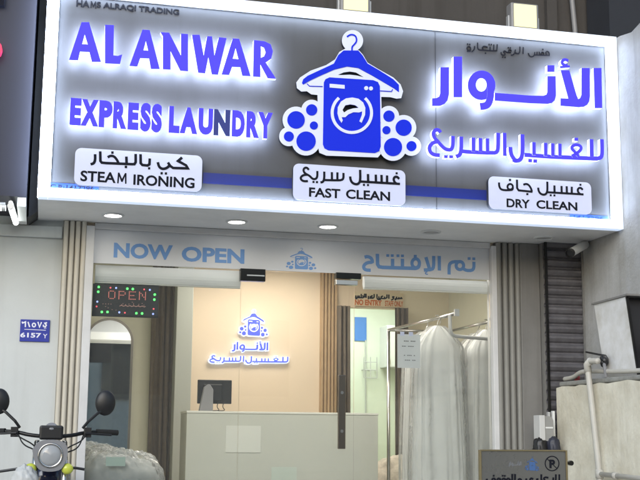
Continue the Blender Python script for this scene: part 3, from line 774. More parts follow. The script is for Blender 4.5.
for x, y in ((462, 90), (502, 92)): mb.prism([fx(cf(p)) for p in ((x-12, y-11), (x+12, y-11), (x+12, y+11), (x-12, y+11))], YFm-.002, YFm-.0005)
fb = [o for o in gf.children if o.name.startswith('film_band')][0]
mb.build('lettering', M_filmblue, fb)
# emblem on the film, flat print
def remap(src, dst, Y):
    (sx0, sy0, sx1, sy1), (dx0, dy0, dx1, dy1) = src, dst
    def f(p):
        q = (dx0+(p[0]-sx0)/(sx1-sx0)*(dx1-dx0), dy0+(p[1]-sy0)/(sy1-sy0)*(dy1-dy0)); v = atY(q[0], q[1], Y); return (v.x, v.z)
    return f
ft = remap((284, 30, 417, 158), (286, 247.3, 316.5, 270.3), YFm-.002)
mb = MB()
for lay, src in ((1, HANG), (1, MACH), (1, BUBB)):
    for k, g in enumerate(src):
        for s_ in g:
            if s_[0] == 'poly': mb.prism([ft(p) for p in s_[1]], YFm-.002-.0001*k, YFm-.0005, [[ft(p) for p in h] for h in s_[2]])
            else: mb.ribbon([ft(p) for p in s_[1]], s_[2]*.0075*.3, YFm-.002-.0001*k, YFm-.0005)
mb.build('emblem_print', M_filmblue, fb)
mb = MB()
for k, g in enumerate(DET):
    for s_ in g:
        if s_[0] == 'poly': mb.prism([ft(p) for p in s_[1]], YFm-.0032-.0001*k, YFm-.0015, [[ft(p) for p in h] for h in s_[2]])
        else: mb.ribbon([ft(p) for p in s_[1]], s_[2]*.0075*.25, YFm-.0032-.0001*k, YFm-.0015)
mb.build('emblem_details', M_film, fb)
# patch fittings on the fixed glass
def patch(t, px0, py0, px1, py1, m):
    a = atY(px0, py0, .77); b = atY(px1, py1, .77)
    return B(a.x, b.x, .772, .828, b.z, a.z).build('patch_fitting', m, t, bevel=.003)

# door
gd_ = thing('glass_door', (1.85, .8, 0), 'frameless clear glass shop door with dark pull handle', 'door')
B(1.406, 2.281, .794, .806, .02, 2.296).build('glass_pane', M_glass, gd_)
pf = patch(gd_, 240.5, 268.2, 265.5, 281.5, mat('patch_black', (.02, .02, .02), .15, .7))
a = atY(247, 274.5, .77); b = atY(264.5, 276.5, .77); B(a.x, b.x, .7685, .7715, b.z, a.z).build('glint_strip', M_chrome, pf)  # bright strip added to imitate the metallic reflection on the fitting
pf2 = patch(gd_, 336.2, 272.2, 361.3, 279.3, MATS['patch_black'])
a = atY(336.2, 279.5, .77); b = atY(358, 285.2, .77)
B(a.x, b.x, .775, .825, b.z, a.z).build('door_lock', M_chrome, gd_, bevel=.003)
a = atY(338.2, 375, .72); b = atY(345.3, 449, .72)
hd = B(a.x, b.x, .712, .735, b.z, a.z).build('handle', mat('handle_bronze', (.26, .22, .18), .22, .9), gd_, bevel=.004)
xm = (a.x+b.x)/2
mb = MB()
for zz in (a.z-.13, b.z+.13): mb.tube([(xm, .736, zz), (xm, .794, zz)], .011, 10); mb.lathe([(0, 0), (.012, 0)], (xm, .711, zz), (0, 1, 0), 12)
mb.build('standoff', M_chrome, hd, smooth=False)

# pale boxes standing in for the band across the fixed panes
for (pa, pb, ya, yb_), lb in (((95.5, 240, 266, 288), 'pale stand-in band behind the glass above the OPEN display'), ((364, 487.5, 273, 293.5), 'pale stand-in band behind the glass above the hanging garments')):
    a = atY(pa, ya, .86); b = atY(pb, yb_, .86); x0, x1 = a.x, b.x
    zt = 2.30; zb = atY((pa+pb)/2, (270.5+290.5)/2 if pa < 200 else 292, .86).z
    zb = 2.165 if pa < 200 else 2.20
    t = thing('pale_band_box', ((x0+x1)/2, .87, zb), lb, 'blind', 'pale stand-in bands behind the fixed glass')
    pr = [(.845, zb+.012), (.840, zb+.03), (.838, zb+.05), (.842, zb+.07), (.862, zt), (.90, zt), (.905, zb+.04), (.89, zb+.012)]
    mb = MB(); i = 0
    for y, z in pr: mb.v += [(x0, y, z), (x1, y, z)]
    n = len(pr)
    for k in range(n):
        j = (k+1) % n; mb.f.append((2*k, 2*j, 2*j+1, 2*k+1)); mb.m.append(0)
    mb.f.append(tuple(2*k for k in range(n))); mb.m.append(0); mb.f.append(tuple(2*k+1 for k in reversed(range(n)))); mb.m.append(0)
    mb.build('band_body', M_curtain2, t, recalc=True)
    B(x0, x1, .848, .886, zb, zb+.011).build('bottom_bar', M_white, t)

# LED display
a = atY(93.2, 283.2, .86); b = atY(158, 318, .86); lx0, lx1, lz0, lz1 = a.x, b.x, b.z, a.z
led = thing('led_display', ((lx0+lx1)/2, .87, lz0), 'black LED display glowing OPEN behind the left window', 'sign')
B(lx0, lx1, .862, .885, lz0, lz1).build('panel', mat('led_board', (.008, .010, .014), .35), led, bevel=.003)
def ledp(u, v): return (lx0+(lx1-lx0)*u, lz1-(lz1-lz0)*v)
cl = crop(85, 275, 8)
def dots(lst, m, r, nm):
    mb = MB()
    for u, v in lst:
        x, z = ledp(u, v); mb.prism(ellipse(x, z, r, r, 10), .857, .861)
        if len(lst) < 15: mb.build('led', m, led); mb = MB()
    if mb.v: mb.build(nm, m, led)
def uv(pts): return [((x-64)/(582-64), (y-68+(x-64)*-.04)/(326-68)) for x, y in pts]
dots(uv([(108, 98), (106, 136), (332, 112), (375, 115), (550, 160), (548, 200), (140, 296), (184, 296), (410, 308), (455, 310)]), M_ledG, .0085, 'green_leds')
dots(uv([(200, 104), (465, 118), (98, 252), (320, 303), (545, 274)]), M_ledR, .006, 'red_leds')
dots(uv([(244, 106), (510, 122), (102, 214), (276, 300), (542, 314)]), M_ledB, .007, 'blue_leds')
font5 = {'O': ['01110', '10001', '10001', '10001', '10001', '10001', '01110'], 'P': ['11110', '10001', '10001', '11110', '10000', '10000', '10000'],
         'E': ['11111', '10000', '10000', '11110', '10000', '10000', '11111'], 'N': ['10001', '11001', '10101', '10101', '10011', '10001', '10001']}
lst = []
for k, ch in enumerate('OPEN'):
    for j, row in enumerate(font5[ch]):
        for q, c in enumerate(row):
            if c == '1': lst.append((.24+.155*k+q*.023, .22+j*.038))
dots(lst, mat('led_word', (.3, .08, .06), .3, emit=(.9, .28, .22), es=.55), .0034, 'word_leds')
ara = [(.80-.011*k, .66+.012*math.sin(k*1.1)) for k in range(36)] + [(.78, .62), (.70, .60), (.70, .64), (.62, .58), (.62, .62), (.55, .60), (.50, .62), (.46, .60), (.44, .63), (.60, .54), (.75, .57), (.2, .70), (.24, .74), (.30, .79), (.36, .80), (.16, .62), (.2, .62), (.24, .62), (.28, .62)]
dots(ara, mat('led_small', (.2, .1, .08), .3, emit=(.6, .35, .28), es=.4), .0026, 'script_leds')

# notice sheet
a = atY(397.3, 334, .812); b = atY(420.3, 368.3, .812)
nsht = thing('paper_notice', ((a.x+b.x)/2, .812, b.z), 'white paper notice taped inside the right glass pane', 'notice')
B(a.x, b.x, .809, .8115, b.z, a.z).build('sheet', M_paper, nsht)
wx = b.x-a.x; mb = MB()
for k, (u0, u1, v) in enumerate(((.28, .8, .22), (.2, .82, .37), (.28, .78, .64), (.24, .8, .78))):
    n = 7; zz = b.z+(a.z-b.z)*(1-v)
    for q in range(n):
        if (q+k) % 4 == 3: continue
        x = a.x+wx*lerp(u0, u1, q/n); h = .008 if k in (0,) else .006
        mb.box(x, x+wx*(u1-u0)/n*.75, .8075, .8089, zz, zz+h)
mb.build('lettering', mat('notice_ink', (.16, .17, .18), .7), nsht)
mb = MB()
for u in (.12, .5): B(a.x+wx*u, a.x+wx*(u+.18), .8068, .8088, a.z-.012, a.z+.018).build('tape', M_plate, nsht)

# ------------------------------------------------------------------ shop interior
struct(B(-.1, 4.2, .87, 6.0, .001, .02).build('floor', M_floor))
struct(B(-.1, 4.3, .87, 6.0, 2.78, 2.86).build('ceiling', M_ceil))
rw = thing('room_wall', (2, 3.8, 0), 'beige back wall of the shop with an open doorway at right', 'wall')
def bx(px, Y): return atY(px, 350, Y).x
X_p = bx(191, 3.8); X_s0 = bx(319.5, 3.8); X_s1 = bx(336.5, 3.8); X_o0 = bx(349, 3.8); X_o1 = bx(400, 3.8)
zo = atY(375, 308, 3.8).z
mb = MB().box(X_p, X_o0-.001, 3.8, 3.92, 0, 2.78, 0)
mb.box(X_o0, X_o1, 3.8, 3.92, zo, 2.78, 0); mb.box(X_o1+.001, 4.15, 3.8, 3.92, 0, 2.78, 1)
mb.build('wall', [M_beige, mat('right_room_wall', (.78, .70, .53), .7)], rw)
lwl = B(-.1, X_p-.002, 3.8, 3.92, 0, 2.78).build('room_wall', M_room); tag(lwl, 'pale green interior wall behind the arched mirror', 'wall')
tag(B(-.10, .0, .87, 3.798, .021, 2.779).build('room_wall', M_room), 'pale side wall inside the shop beside the arched mirror', 'wall')
tag(B(4.152, 4.3, .87, 6.0, .021, 2.779).build('room_wall', M_room), 'pale side wall inside the shop behind the garment rails', 'wall')
tag(B(2.3, 4.15, 5.6, 5.7, .021, 2.779).build('room_wall', M_back2), 'bright greenish white far wall of the back room', 'wall')
tag(B(2.2, 2.299, 3.925, 5.7, .021, 2.779).build('room_wall', M_back2), 'bright left side wall of the back room', 'wall')
xp0, xp1 = bx(175.5, 3.45), bx(192, 3.45)
tag(B(xp0, xp1, 3.45, 3.798, .021, 2.779).build('pillar', mat('pillar_grey', (.42, .43, .38), .5), bevel=.006), 'grey pillar between brown curtain and beige logo wall', 'pillar')
# slat panel
sp = thing('slat_panel', ((X_s0+X_s1)/2, 3.79, 0), 'vertical wood slat panel beside the doorway', 'panel')
B(X_s0, X_s1, 3.785, 3.797, .021, 2.775).build('backing', M_slat, sp)
mb = MB()
for k in range(5):
    x = lerp(X_s0, X_s1, (k+.2)/5); mb.box(x, x+(X_s1-X_s0)*.12, 3.755, 3.784, .021, 2.775)
mb.build('slats', M_slat, sp, bevel=.002)
# curtains
def curtain(x0, x1, Y, z0, z1, nf, label, seed):
    rnd = random.Random(seed); mb = MB(); nu = nf*10; nv = 12
    for j in range(nv+1):
        v = j/nv
        for k in range(nu+1):
            u = k/nu; ph = u*nf*2*math.pi
            y = Y+.032*math.sin(ph+.3*math.sin(v*3+seed))*(0.75+.25*v)+.010*math.sin(2.3*ph+seed)
            mb.v.append((lerp(x0, x1, u)+.006*math.sin(ph*2+v*2), y, lerp(z1, z0, v)))
    for j in range(nv):
        for k in range(nu):
            a = j*(nu+1)+k; mb.f.append((a, a+nu+1, a+nu+2, a+1)); mb.m.append(0)
    return tag(mb.build('curtain', M_curtain, smooth=True), label, 'curtain', 'brown curtains inside the shop')
curtain(bx(150, 3.7), bx(176, 3.7), 3.68, .06, 2.75, 4, 'brown pleated curtain between mirror and grey pillar', 1)
curtain(bx(336.5, 3.72), bx(350, 3.72), 3.70, .06, zo+.0, 3, 'brown curtain at the left side of the back doorway', 2)
curtain(bx(394.5, 3.72), bx(408, 3.72), 3.70, .06, zo+.0, 3, 'brown curtain at the right side of the back doorway behind the garments', 3)
# arched mirror
am = thing('arched_mirror', (.6, 3.78, 0), 'tall arched mirror with thin frame below the LED display', 'mirror')
cx, r = bx(109, 3.77), bx(132, 3.77)-bx(109, 3.77); zc = atY(110, 319, 3.77).z-r
arch = [(cx-r, .3), (cx+r, .3)] + [(cx+r*math.cos(a), zc+r*math.sin(a)) for a in [math.pi*k/24 for k in range(25)]]
MB().prism(arch, 3.775, 3.79).build('glass', M_mirror, am)
MB().ribbon(arch, .022, 3.765, 3.792, closed=True).build('frame', mat('mirror_frame', (.25, .23, .20), .35, .7), am)
# counter
ct = thing('reception_counter', (2.0, 2.4, 0), 'long pale grey glossy reception counter facing the door', 'counter')
a = atY(187, 411, 2.3); b = atY(378, 412, 2.3); cz = 1.276
B(a.x, b.x, 2.3, 2.33, .021, cz-.02).build('front_panel', M_counter, ct, bevel=.003)
B(a.x-.004, b.x+.004, 2.296, 2.75, cz-.019, cz).build('top', mat('counter_top', (.62, .62, .57), .3), ct, bevel=.003)
mb = MB().box(a.x, a.x+.03, 2.331, 2.74, .021, cz-.02); mb.box(b.x-.03, b.x, 2.331, 2.74, .021, cz-.02); mb.build('side_panel', M_counter, ct)
def on_counter(px0, py0, px1, py1, label, m):
    p, q = atY(px0, py0, 2.297), atY(px1, py1, 2.297)
    tag(B(p.x, q.x, 2.2965, 2.2995, q.z, p.z).build('paper_sheet', m), label, 'paper')
on_counter(226, 425.5, 260.5, 452.5, 'pale sheet stuck on the upper counter front', M_paper2)
on_counter(271.5, 467, 296.5, 490, 'pale greenish sheet stuck low on the counter front', mat('counter_paper2', (.47, .53, .48), .3))
# monitor
a = atY(198, 379.5, 2.5); b = atY(231.5, 404, 2.5)
mo = thing('monitor', ((a.x+b.x)/2, 2.5, cz), 'black till monitor seen from behind on the counter', 'monitor')
mb = MB().box(a.x, b.x, 2.50, 2.53, b.z, a.z); mb.box(a.x+.05, b.x-.09, 2.475, 2.499, b.z+.03, a.z-.04)
mb.build('screen_shell', M_black, mo, bevel=.006)
mb = MB().prism([(a.x+.005, cz), (a.x+.125, cz), (a.x+.125, b.z+.12), (a.x+.09, b.z+.17), (a.x+.045, b.z+.14)], 2.40, 2.474); mb.build('stand', M_greyp, mo, bevel=.006)
mb = MB()
for k in range(2):
    x = b.x-.12+.05*k; mb.tube(smoothline([(x, 2.47, b.z+.02), (x-.02, 2.45, b.z-.03), (x+.01, 2.44, cz+.008), (x-.06, 2.44, cz+.006)], 2), .004, 6)
mb.build('cable', M_black, mo)

# indoor illuminated sign
il = thing('wall_sign', (2.0, 3.78, 2.0), 'small lit blue and white Arabic laundry emblem sign on the beige wall', 'sign')
YI = 3.765; mface = mat('indoor_letter_blue', (.03, .05, .5), .3, emit=(.10, .12, 1), es=.8)
mside = mat('indoor_letter_white', (.8, .84, .95), .4, emit=(.72, .82, 1), es=.55)
emblem(remap((281, 30, 417, 158), (238.5, 309, 268, 337), YI), .0145*.22, il, YI, .6, mside, mface, mside)
def words(groups, dst, wmul_, outl):
    pts = [p for g in groups for s_ in g for p in s_[1]]
    sx0, sx1 = min(p[0] for p in pts), max(p[0] for p in pts); sz0, sz1 = min(p[1] for p in pts), max(p[1] for p in pts)
    a = atY(dst[0], dst[1], YI); b = atY(dst[2], dst[3], YI)
    f = lambda p: (a.x+(p[0]-sx0)/(sx1-sx0)*(b.x-a.x), b.z+(p[1]-sz0)/(sz1-sz0)*(a.z-b.z))
    k = (b.x-a.x)/(sx1-sx0)
    # glowing white outline behind, blue face in front
    mb = MB(); mf = MB(); q = 0
    for g in groups:
        for s_ in g:
            q += 1
            c = [f(p) for p in s_[1]]
            if s_[0] == 'poly':
                mb.ribbon(c, outl*2, YI-.0002*q, YI+.02, closed=True); mb.prism(c, YI-.0002*q-.0001, YI+.019)
                mf.prism(c, YI-.012, YI-.0085, [[f(p) for p in h] for h in s_[2]])
            else:
                mb.ribbon(c, s_[2]*k*wmul_+outl*2, YI-.0002*q, YI+.02); mf.ribbon(c, s_[2]*k*wmul_, YI-.012-.0002*q, YI-.0085)
    o = mb.build('letter_backing', mside, il); mf.build('lettering', mface, o)
words(S1, (232, 340.5, 268, 352.5), 1, .010); words(S2, (210, 355, 287.5, 364.5), .8, .011)
# NO ENTRY board
a = atY(354.5, 291.5, 3.775); b = atY(403.5, 307.5, 3.775)
ne = thing('door_sign', ((a.x+b.x)/2, 3.775, b.z), 'cream NO ENTRY board above the back doorway', 'sign')
B(a.x, b.x, 3.778, 3.797, b.z, a.z).build('board', M_signcream, ne)
mb = MB(); zz = b.z+.012; h = (a.z-b.z)
add_text(mb, 'NO ENTRY', a.x+.004, lerp(a.x, b.x, .56), zz-.004, zz+h*.38, 3.776, 3.7775, .045); add_text(mb, 'STAFF ONLY', lerp(a.x, b.x, .62), b.x-.004, zz-.004, zz+h*.36, 3.776, 3.7775, .03)
mb.build('english_lettering', M_orange, ne)
mb = MB(); W_ = b.x-a.x
def ar(pts, k=[0]):
    k[0] += 1; mb.ribbon([(b.x-.01-p[0]*W_*.97, b.z+h*(.58+.30*p[1])) for p in smoothline(pts, 1)], .014, 3.776-.0002*(k[0] % 9), 3.7775)
ar([(0, .2), (.17, 0)]); ar([(.02, .5), (.05, .1)]); ar([(.07, .5), (.09, .05)]); ar([(.12, .55), (.14, 0), (.16, -.3)]); ar([(.17, .5), (.22, .5), (.18, .1), (.24, -.3)])
ar([(.29, 1), (.29, 0)]); ar([(.33, 1), (.33, 0), (.50, 0)]); ar([(.38, .5), (.38, 0)]); ar([(.41, .6), (.46, .4), (.43, 0)]); ar([(.50, .5), (.50, -.3), (.46, -.3)]); ar([(.54, 1), (.54, -.1), (.50, -.3)])
ar([(.60, 1), (.60, 0), (.70, 0)]); ar([(.63, .6), (.66, .5), (.64, 0)]); ar([(.68, .5), (.68, 0)]); ar([(.72, .5), (.72, -.3)]); ar([(.77, 1), (.77, 0)]); ar([(.80, 1), (.80, 0), (.97, 0)]); ar([(.84, .6), (.82, 0)]); ar([(.87, .9), (.87, 0)]); ar([(.91, .5), (.91, 0)]); ar([(.94, .5), (.94, 0)]); ar([(.98, .5), (.99, -.3), (.95, -.2)])
mb.build('arabic_lettering', M_ink, ne)
# back room contents
a = atY(355, 317, 5.58); b = atY(366.5, 341, 5.58)
tag(B(a.x, b.x, 5.58, 5.598, b.z, a.z).build('poster', M_bluepost), 'plain blue sheet on the back room wall', 'poster')
a = atY(387, 325, 5.3); b = atY(397, 367, 5.3)
cb = thing('wall_cabinet', ((a.x+b.x)/2, 5.4, b.z), 'tall white wall cabinet seen through the back doorway', 'cabinet')
B(a.x, b.x+.1, 5.3, 5.598, b.z, a.z).build('body', M_white, cb, bevel=.006); B(b.x-.012, b.x+.0, 5.292, 5.299, b.z+.04, a.z-.03).build('door_gap', M_dark, cb)
B(a.x+.02, a.x+.04, 5.29, 5.299, b.z+.03, b.z+.09).build('handle', M_chrome, cb)
a = atY(364, 362, 5.5); b = atY(377, 378, 5.5)
ws_ = thing('wire_rack', ((a.x+b.x)/2, 5.5, b.z), 'thin wire rack on the back room wall', 'rack')
mb = MB()
for zz in (a.z, (a.z+b.z)/2, b.z): mb.tube([(a.x, 5.5, zz), (b.x, 5.5, zz)], .006, 6)
for x in (a.x, b.x, (a.x+b.x)/2): mb.tube([(x, 5.5, a.z+.06), (x, 5.5, b.z)], .006, 6); mb.tube([(x, 5.5, (a.z+b.z)/2), (x, 5.598, (a.z+b.z)/2)], .006, 6)
mb.build('wires', M_alu, ws_)
tag(MB().tube([atY(365.5, 340, 5.58), atY(365.8, 400, 5.58), atY(366, 460, 5.58)], .008, 8).build('wall_pipe', M_alu), 'thin pipe running down the back room wall below the blue sheet', 'pipe')
# ceiling lights
def ceil_light(x, y, label, m, sx=.6, sy=.3):
    t = thing('ceiling_light', (x, y, 2.78), label, 'ceiling light', 'ceiling lights inside the shop')
    B(x-sx, x+sx, y-sy, y+sy, 2.755, 2.779).build('housing', M_white, t); B(x-sx+.03, x+sx-.03, y-sy+.03, y+sy-.03, 2.749, 2.754).build('diffuser', m, t)
ceil_light(1.3, 1.35, 'lit ceiling panel near the front glass inside', M_panelite); ceil_light(3.0, 1.22, 'lit ceiling panel above the garment rails', M_panelite)
ceil_light(2.1, 3.0, 'lit ceiling panel behind the counter', M_panelite)
ceil_light(3.3, 4.7, 'lit ceiling panel in the back room', M_panelite2)

# garments on rails
rk = thing('clothes_rack', (3.2, 1.7, .02), 'steel clothes rack with two rails behind the right glass pane', 'rack')
RZ = 2.05; R1, R2 = 3.17, 3.69
mb = MB().tube([(R1-.06, 2.6, RZ), (R1+.02, 1.02, RZ)], .013, 10); mb.tube([(R2, 2.6, RZ), (R2, 1.45, RZ)], .013, 10)
mb.build('rail', M_chrome, rk, smooth=True)
B(R1+.002, R1+.04, .995, 1.02, RZ-.02, RZ+.035).build('end_cap', M_alu, rk)
x0 = atY(450, 322, 1.1).x
mb = MB().tube(smoothline([(x0, 1.1, RZ+.0), (x0, 1.1, RZ-.10), (x0+.01, 1.1, RZ-.16), (x0+.07, 1.12, RZ-.175), (x0+.7, 1.2, RZ-.19)], 2), .015, 10)
mb.build('cross_pipe', M_alu, rk, smooth=True)
mb = MB()
for x in (R1-.06, R2): mb.tube([(x, 2.6, .021), (x, 2.6, RZ)], .016, 10)
mb.tube([(x0+.7, 1.2, .021), (x0+.7, 1.2, RZ)], .016, 10); mb.tube([(R1-.06, 2.6, RZ), (R2, 2.6, RZ)], .013, 10)
mb.build('post', M_chrome, rk, smooth=True)
from mathutils import noise as mnoise
def garment(x, y, wd, ln, m, label, seed, plastic=True, rot=0.):
    rnd = random.Random(seed); zt = RZ-.075
    t = thing('garment', (x, y, zt), label, 'garment', 'garments hanging in clear covers')
    ph = [rnd.uniform(0, 6.28) for _ in range(12)]
    def surf(k_out, freqs, amp, crinkle):
        mb = MB(); nu, nv = 150, 80
        for j in range(nv+1):
            v = j/nv
            a_ = min(1, v/.115)
            hw = lerp(.03, wd*.42, a_**.85) if v < .115 else lerp(wd*.42, wd*.5, min(1, (v-.115)/.6))
            hd_ = lerp(.02, .050, min(1, v/.14))+.025*v
            z = zt-ln*(v**1.15*.9+.1*v)-(.03*a_)
            for k in range(nu):
                a = 2*math.pi*k/nu; c, s_ = math.cos(a), math.sin(a)
                g = min(1, v*2.2+.12); f = 0
                for q, (fr, am) in enumerate(freqs):
                    w_ = fr*a+ph[q]+.9*math.sin(2.2*v*(1+q*.3)+ph[q+4])
                    f += am*(1-2*abs(math.sin(w_*.5)) if q % 2 else math.sin(w_))
                f *= amp*g
                p = Vector((c*3+seed, s_*3, v*ln*6))
                f += crinkle*(mnoise.noise(p*1.3)+.7*mnoise.noise(p*3.1)+.25*(1-2*abs(mnoise.noise(p*2.2))))
                cc = (abs(c)**.7)*(1 if c > 0 else -1)
                mb.v.append((x+cc*(hw+k_out)+f*.3, y+s_*(hd_+k_out)-f*(1 if s_ < 0 else -1)*1.0, z))
        for j in range(nv):
            for k in range(nu):
                k2 = (k+1) % nu; mb.f.append((j*nu+k, (j+1)*nu+k, (j+1)*nu+k2, j*nu+k2)); mb.m.append(0)
        return mb
    surf(-.004, ((8, 1), (15, .7), (23, .5)), .010, .002).build('cloth', m, t, smooth=True)
    if plastic:
        surf(.030, ((6, .8), (11, .8), (19, .3)), .009, .0055).build('plastic_cover', M_plastic, t, smooth=True)
    MB().tube(smoothline([(x, y, zt-.01), (x, y, zt+.03), (x+.022, y, zt+.06), (x+.01, y, zt+.09), (x-.015, y, zt+.085)], 2), .004, 6).build('hook', M_chrome, t)
garment(atY(438, 400, 1.3).x, 1.30, .46, 1.62, M_cloth2, 'long pale grey robe in a clear cover, front one on the near rail', 11)
garment(3.22, 1.52, .46, 1.60, M_cloth, 'cream white robe in clear cover just behind the front robe', 12)
garment(3.22, 1.85, .44, 1.5, M_cloth, 'white robe in a clear cover deep along the near rail', 13)
garment(3.64, 1.50, .42, 1.66, M_cloth2, 'pale grey robe in clear cover at the front of the far rail', 14)
garment(3.70, 1.85, .46, 1.6, M_cloth, 'white robe in a clear cover deep along the far rail', 15)
# laundry sack on a bench
bn = thing('bench', (3.4, 3.1, 0), 'low wooden bench under the plush laundry bundle', 'bench')
B(2.95, 3.75, 2.85, 3.3, .36, .40).build('seat', M_slat, bn, bevel=.004)
for x in (2.99, 3.68):
    for y in (2.88, 3.23): B(x, x+.03, y, y+.03, .021, .36).build('leg', M_slat, bn)
from mathutils import noise as mnoise
def lump(c, r, name, m, label, cat, sc=2.2, am=.16):
    def fn(d): return 1+am*mnoise.noise(d*sc+Vector(c))+am*.6*mnoise.noise(d*sc*2.6+Vector(c))
    return tag(MB().ell(c, r, 0, 40, 26, fn).build(name, m, smooth=True), label, cat)
lump((3.40, 3.06, .64), (.34, .22, .26), 'laundry_bundle', M_plush, 'cream fluffy laundry bundle at the foot of the back doorway', 'laundry')
# wrapped parcel inside left window
wp = thing('wrapped_bundle', (.6, 1.2, .02), 'grey laundry bundle wrapped in clear plastic behind the left window', 'laundry')
def fnp(d): return 1+.10*mnoise.noise(d*2.0+Vector((1, 2, 3)))+.03*mnoise.noise(d*7)
def sup(d):
    k = (abs(d.x)**4+abs(d.y)**4+abs(d.z)**4)**-.25; return k*(fnp(d)+.03*mnoise.noise(d*14)*1.0+.035*(1-2*abs(mnoise.noise(d*5))))
MB().ell((.56, 1.22, .46), (.32, .26, .44), 0, 120, 80, sup).build('cloth', mat('bundle_grey', (.36, .38, .37), .8, noise=.15), wp, smooth=True)
def sup2(d):
    k = (abs(d.x)**4+abs(d.y)**4+abs(d.z)**4)**-.25; return k*(fnp(d)+.03+.035*(1-2*abs(mnoise.noise(d*6)))+.03*(1-2*abs(mnoise.noise(d*13))))
MB().ell((.56, 1.22, .47), (.335, .275, .46), 0, 140, 90, sup2).build('plastic_wrap', M_plastic, wp, smooth=True)
a = atY(106, 457, .92); b = atY(125, 466, .92)
B(a.x, b.x, .905, .909, b.z, a.z).build('label_sheet', mat('label_green', (.45, .58, .52), .5), wp)

# ------------------------------------------------------------------ house number plate
a = atY(20.6, 319.2, .79); b = atY(49, 342.0, .79)
hn = thing('number_plate', ((a.x+b.x)/2, .79, b.z), 'small blue house number plate 6157 on the pale wall', 'sign')
B(a.x, b.x, .788, .799, b.z, a.z).build('plate', M_blueplate, hn, bevel=.002)
ch = crop(10, 310, 12); YN = .786; mb = MB()
def nx(p): v = atY(*ch(p), YN); return (v.x, v.z)
for k, l in enumerate(([(145, 140), (152, 156), (186, 142), (184, 205)], [(216, 142), (236, 205)], [(335, 142), (354, 205), (378, 146)], [(445, 152), (418, 158), (436, 182), (424, 202), (402, 196), (400, 176)])):
    mb.ribbon([nx(p) for p in l], 15/12*8.3/FPX*1.02, YN-.0003*k, YN+.0018)
mb.ribbon([nx(p) for p in ellipse(287, 180, 19, 22, 16)], 14/12*8.3/FPX, YN, YN+.0018, closed=True)
mb.ribbon([nx(p) for p in ((172, 231), (430, 243))], 7/12*8.3/FPX, YN, YN+.0018)
for x in (414, 430): mb.prism([nx(p) for p in ((x-5, 213), (x+5, 213), (x+5, 223), (x-5, 223))], YN, YN+.0018)
x0, z1 = nx((126, 262)); x1, z0 = nx((372, 345)); add_text(mb, '6157', x0, x1, z0+.006, z1-.004, YN, YN+.0018, .03)
x0, z1 = nx((396, 280)); x1, z0 = nx((446, 350)); add_text(mb, 'Y', x0, x1, z0+.006, z1-.004, YN, YN+.0018, .01)
mb.build('lettering', mat('plate_white_print', (.75, .76, .85), .5), hn)

# ------------------------------------------------------------------ CCTV camera
cc = thing('security_camera', (4.1, .5, 2.53), 'white bullet security camera fixed to the plaster wall under the sign', 'camera')
p0 = atY(586, 244, .52); p1 = atY(569.5, 253.5, .30); d = (p1-p0).normalized()
MB().tube([p0+d*.02, p1-d*.03], .033, 18).build('body', M_white, cc, smooth=False)
MB().lathe([(.034, -.03), (.036, 0), (.030, .002), (.028, -.012), (.0, -.012)], p1, d, 18).build('lens', M_black, cc)
mb = MB().tube([p0+d*.02, (4.09, p0.y+.04, p0.z+.02)], .013, 10); mb.lathe([(.0, 0), (.035, 0), (.035, .022), (0, .022)], (4.1145, p0.y+.045, p0.z+.022), (-1, 0, 0), 18)
mb.build('bracket', M_blackm, cc)

# ------------------------------------------------------------------ things on the low wall
XB = 3.90
q = [atX(594, 304.5, XB), atX(626.2, 296.5, XB), atX(638, 373.5, XB), atX(605.5, 376, XB)]
zb = 1.502
q[2].z = zb; q[3].z = zb
ub = thing('utility_box', (4.0, q[2].y, zb), 'leaning whitish sheet metal unit with open dark front on the ledge', 'box')
th = .004
mb = MB()
def slab(a, b, c, d_, x0, x1):
    i = len(mb.v)
    for X in (x0, x1): mb.v.extend([(X, p.y, p.z) for p in (a, b, c, d_)])
    for f in ((0, 1, 2, 3), (7, 6, 5, 4), (0, 4, 5, 1), (1, 5, 6, 2), (2, 6, 7, 3), (3, 7, 4, 0)): mb.f.append(tuple(i+k for k in f)); mb.m.append(0)
slab(*q, XB, XB+.006); slab(*q, 4.095, 4.10)
mb.build('side_panel', mat('unit_white', (.74, .74, .75), .5, noise=.15, nscale=5, stain=(.64, .62, .57)), ub, recalc=True)
mb = MB(); up_ = Vector((0, .0, .012)); o1 = Vector((0, -.03, .004)); o2 = Vector((0, .02, -.002))
i = 0; A_, B_ = q[0]+o2, q[1]+o1
for X in (XB-.012, 4.108): mb.v.extend([(X, A_.y, A_.z), (X, B_.y, B_.z), (X, B_.y, B_.z+.013), (X, A_.y, A_.z+.013)])
for f in ((0, 1, 2, 3), (7, 6, 5, 4), (0, 4, 5, 1), (1, 5, 6, 2), (2, 6, 7, 3), (3, 7, 4, 0)): mb.f.append(f); mb.m.append(0)
mb.build('lid', M_clad, ub, recalc=True)
mb = MB(); qq = [q[1]+Vector((0, .05, -.004)), q[2]+Vector((0, .05, .0)), q[2]+Vector((0, .07, 0)), q[1]+Vector((0, .07, -.004))]
slab(*qq, XB+.0065, 4.0945); mb.build('inner_panel', M_dark, ub, recalc=True)
mb = MB(); qq = [q[1]+Vector((0, -.001, -.001)), q[2]+Vector((0, -.001, 0)), q[2]+Vector((0, .010, 0)), q[1]+Vector((0, .010, -.001))]
slab(*qq, XB-.002, XB+.016); mb.build('edge_trim', M_blackm, ub, recalc=True)
lump((4.0, q[2].y-.02, 1.68), (.055, .03, .11), 'blue_cloth', mat('cloth_blue', (.02, .03, .16), .9, noise=.2), 'dark blue rag stuffed in the open front of the leaning unit', 'cloth')
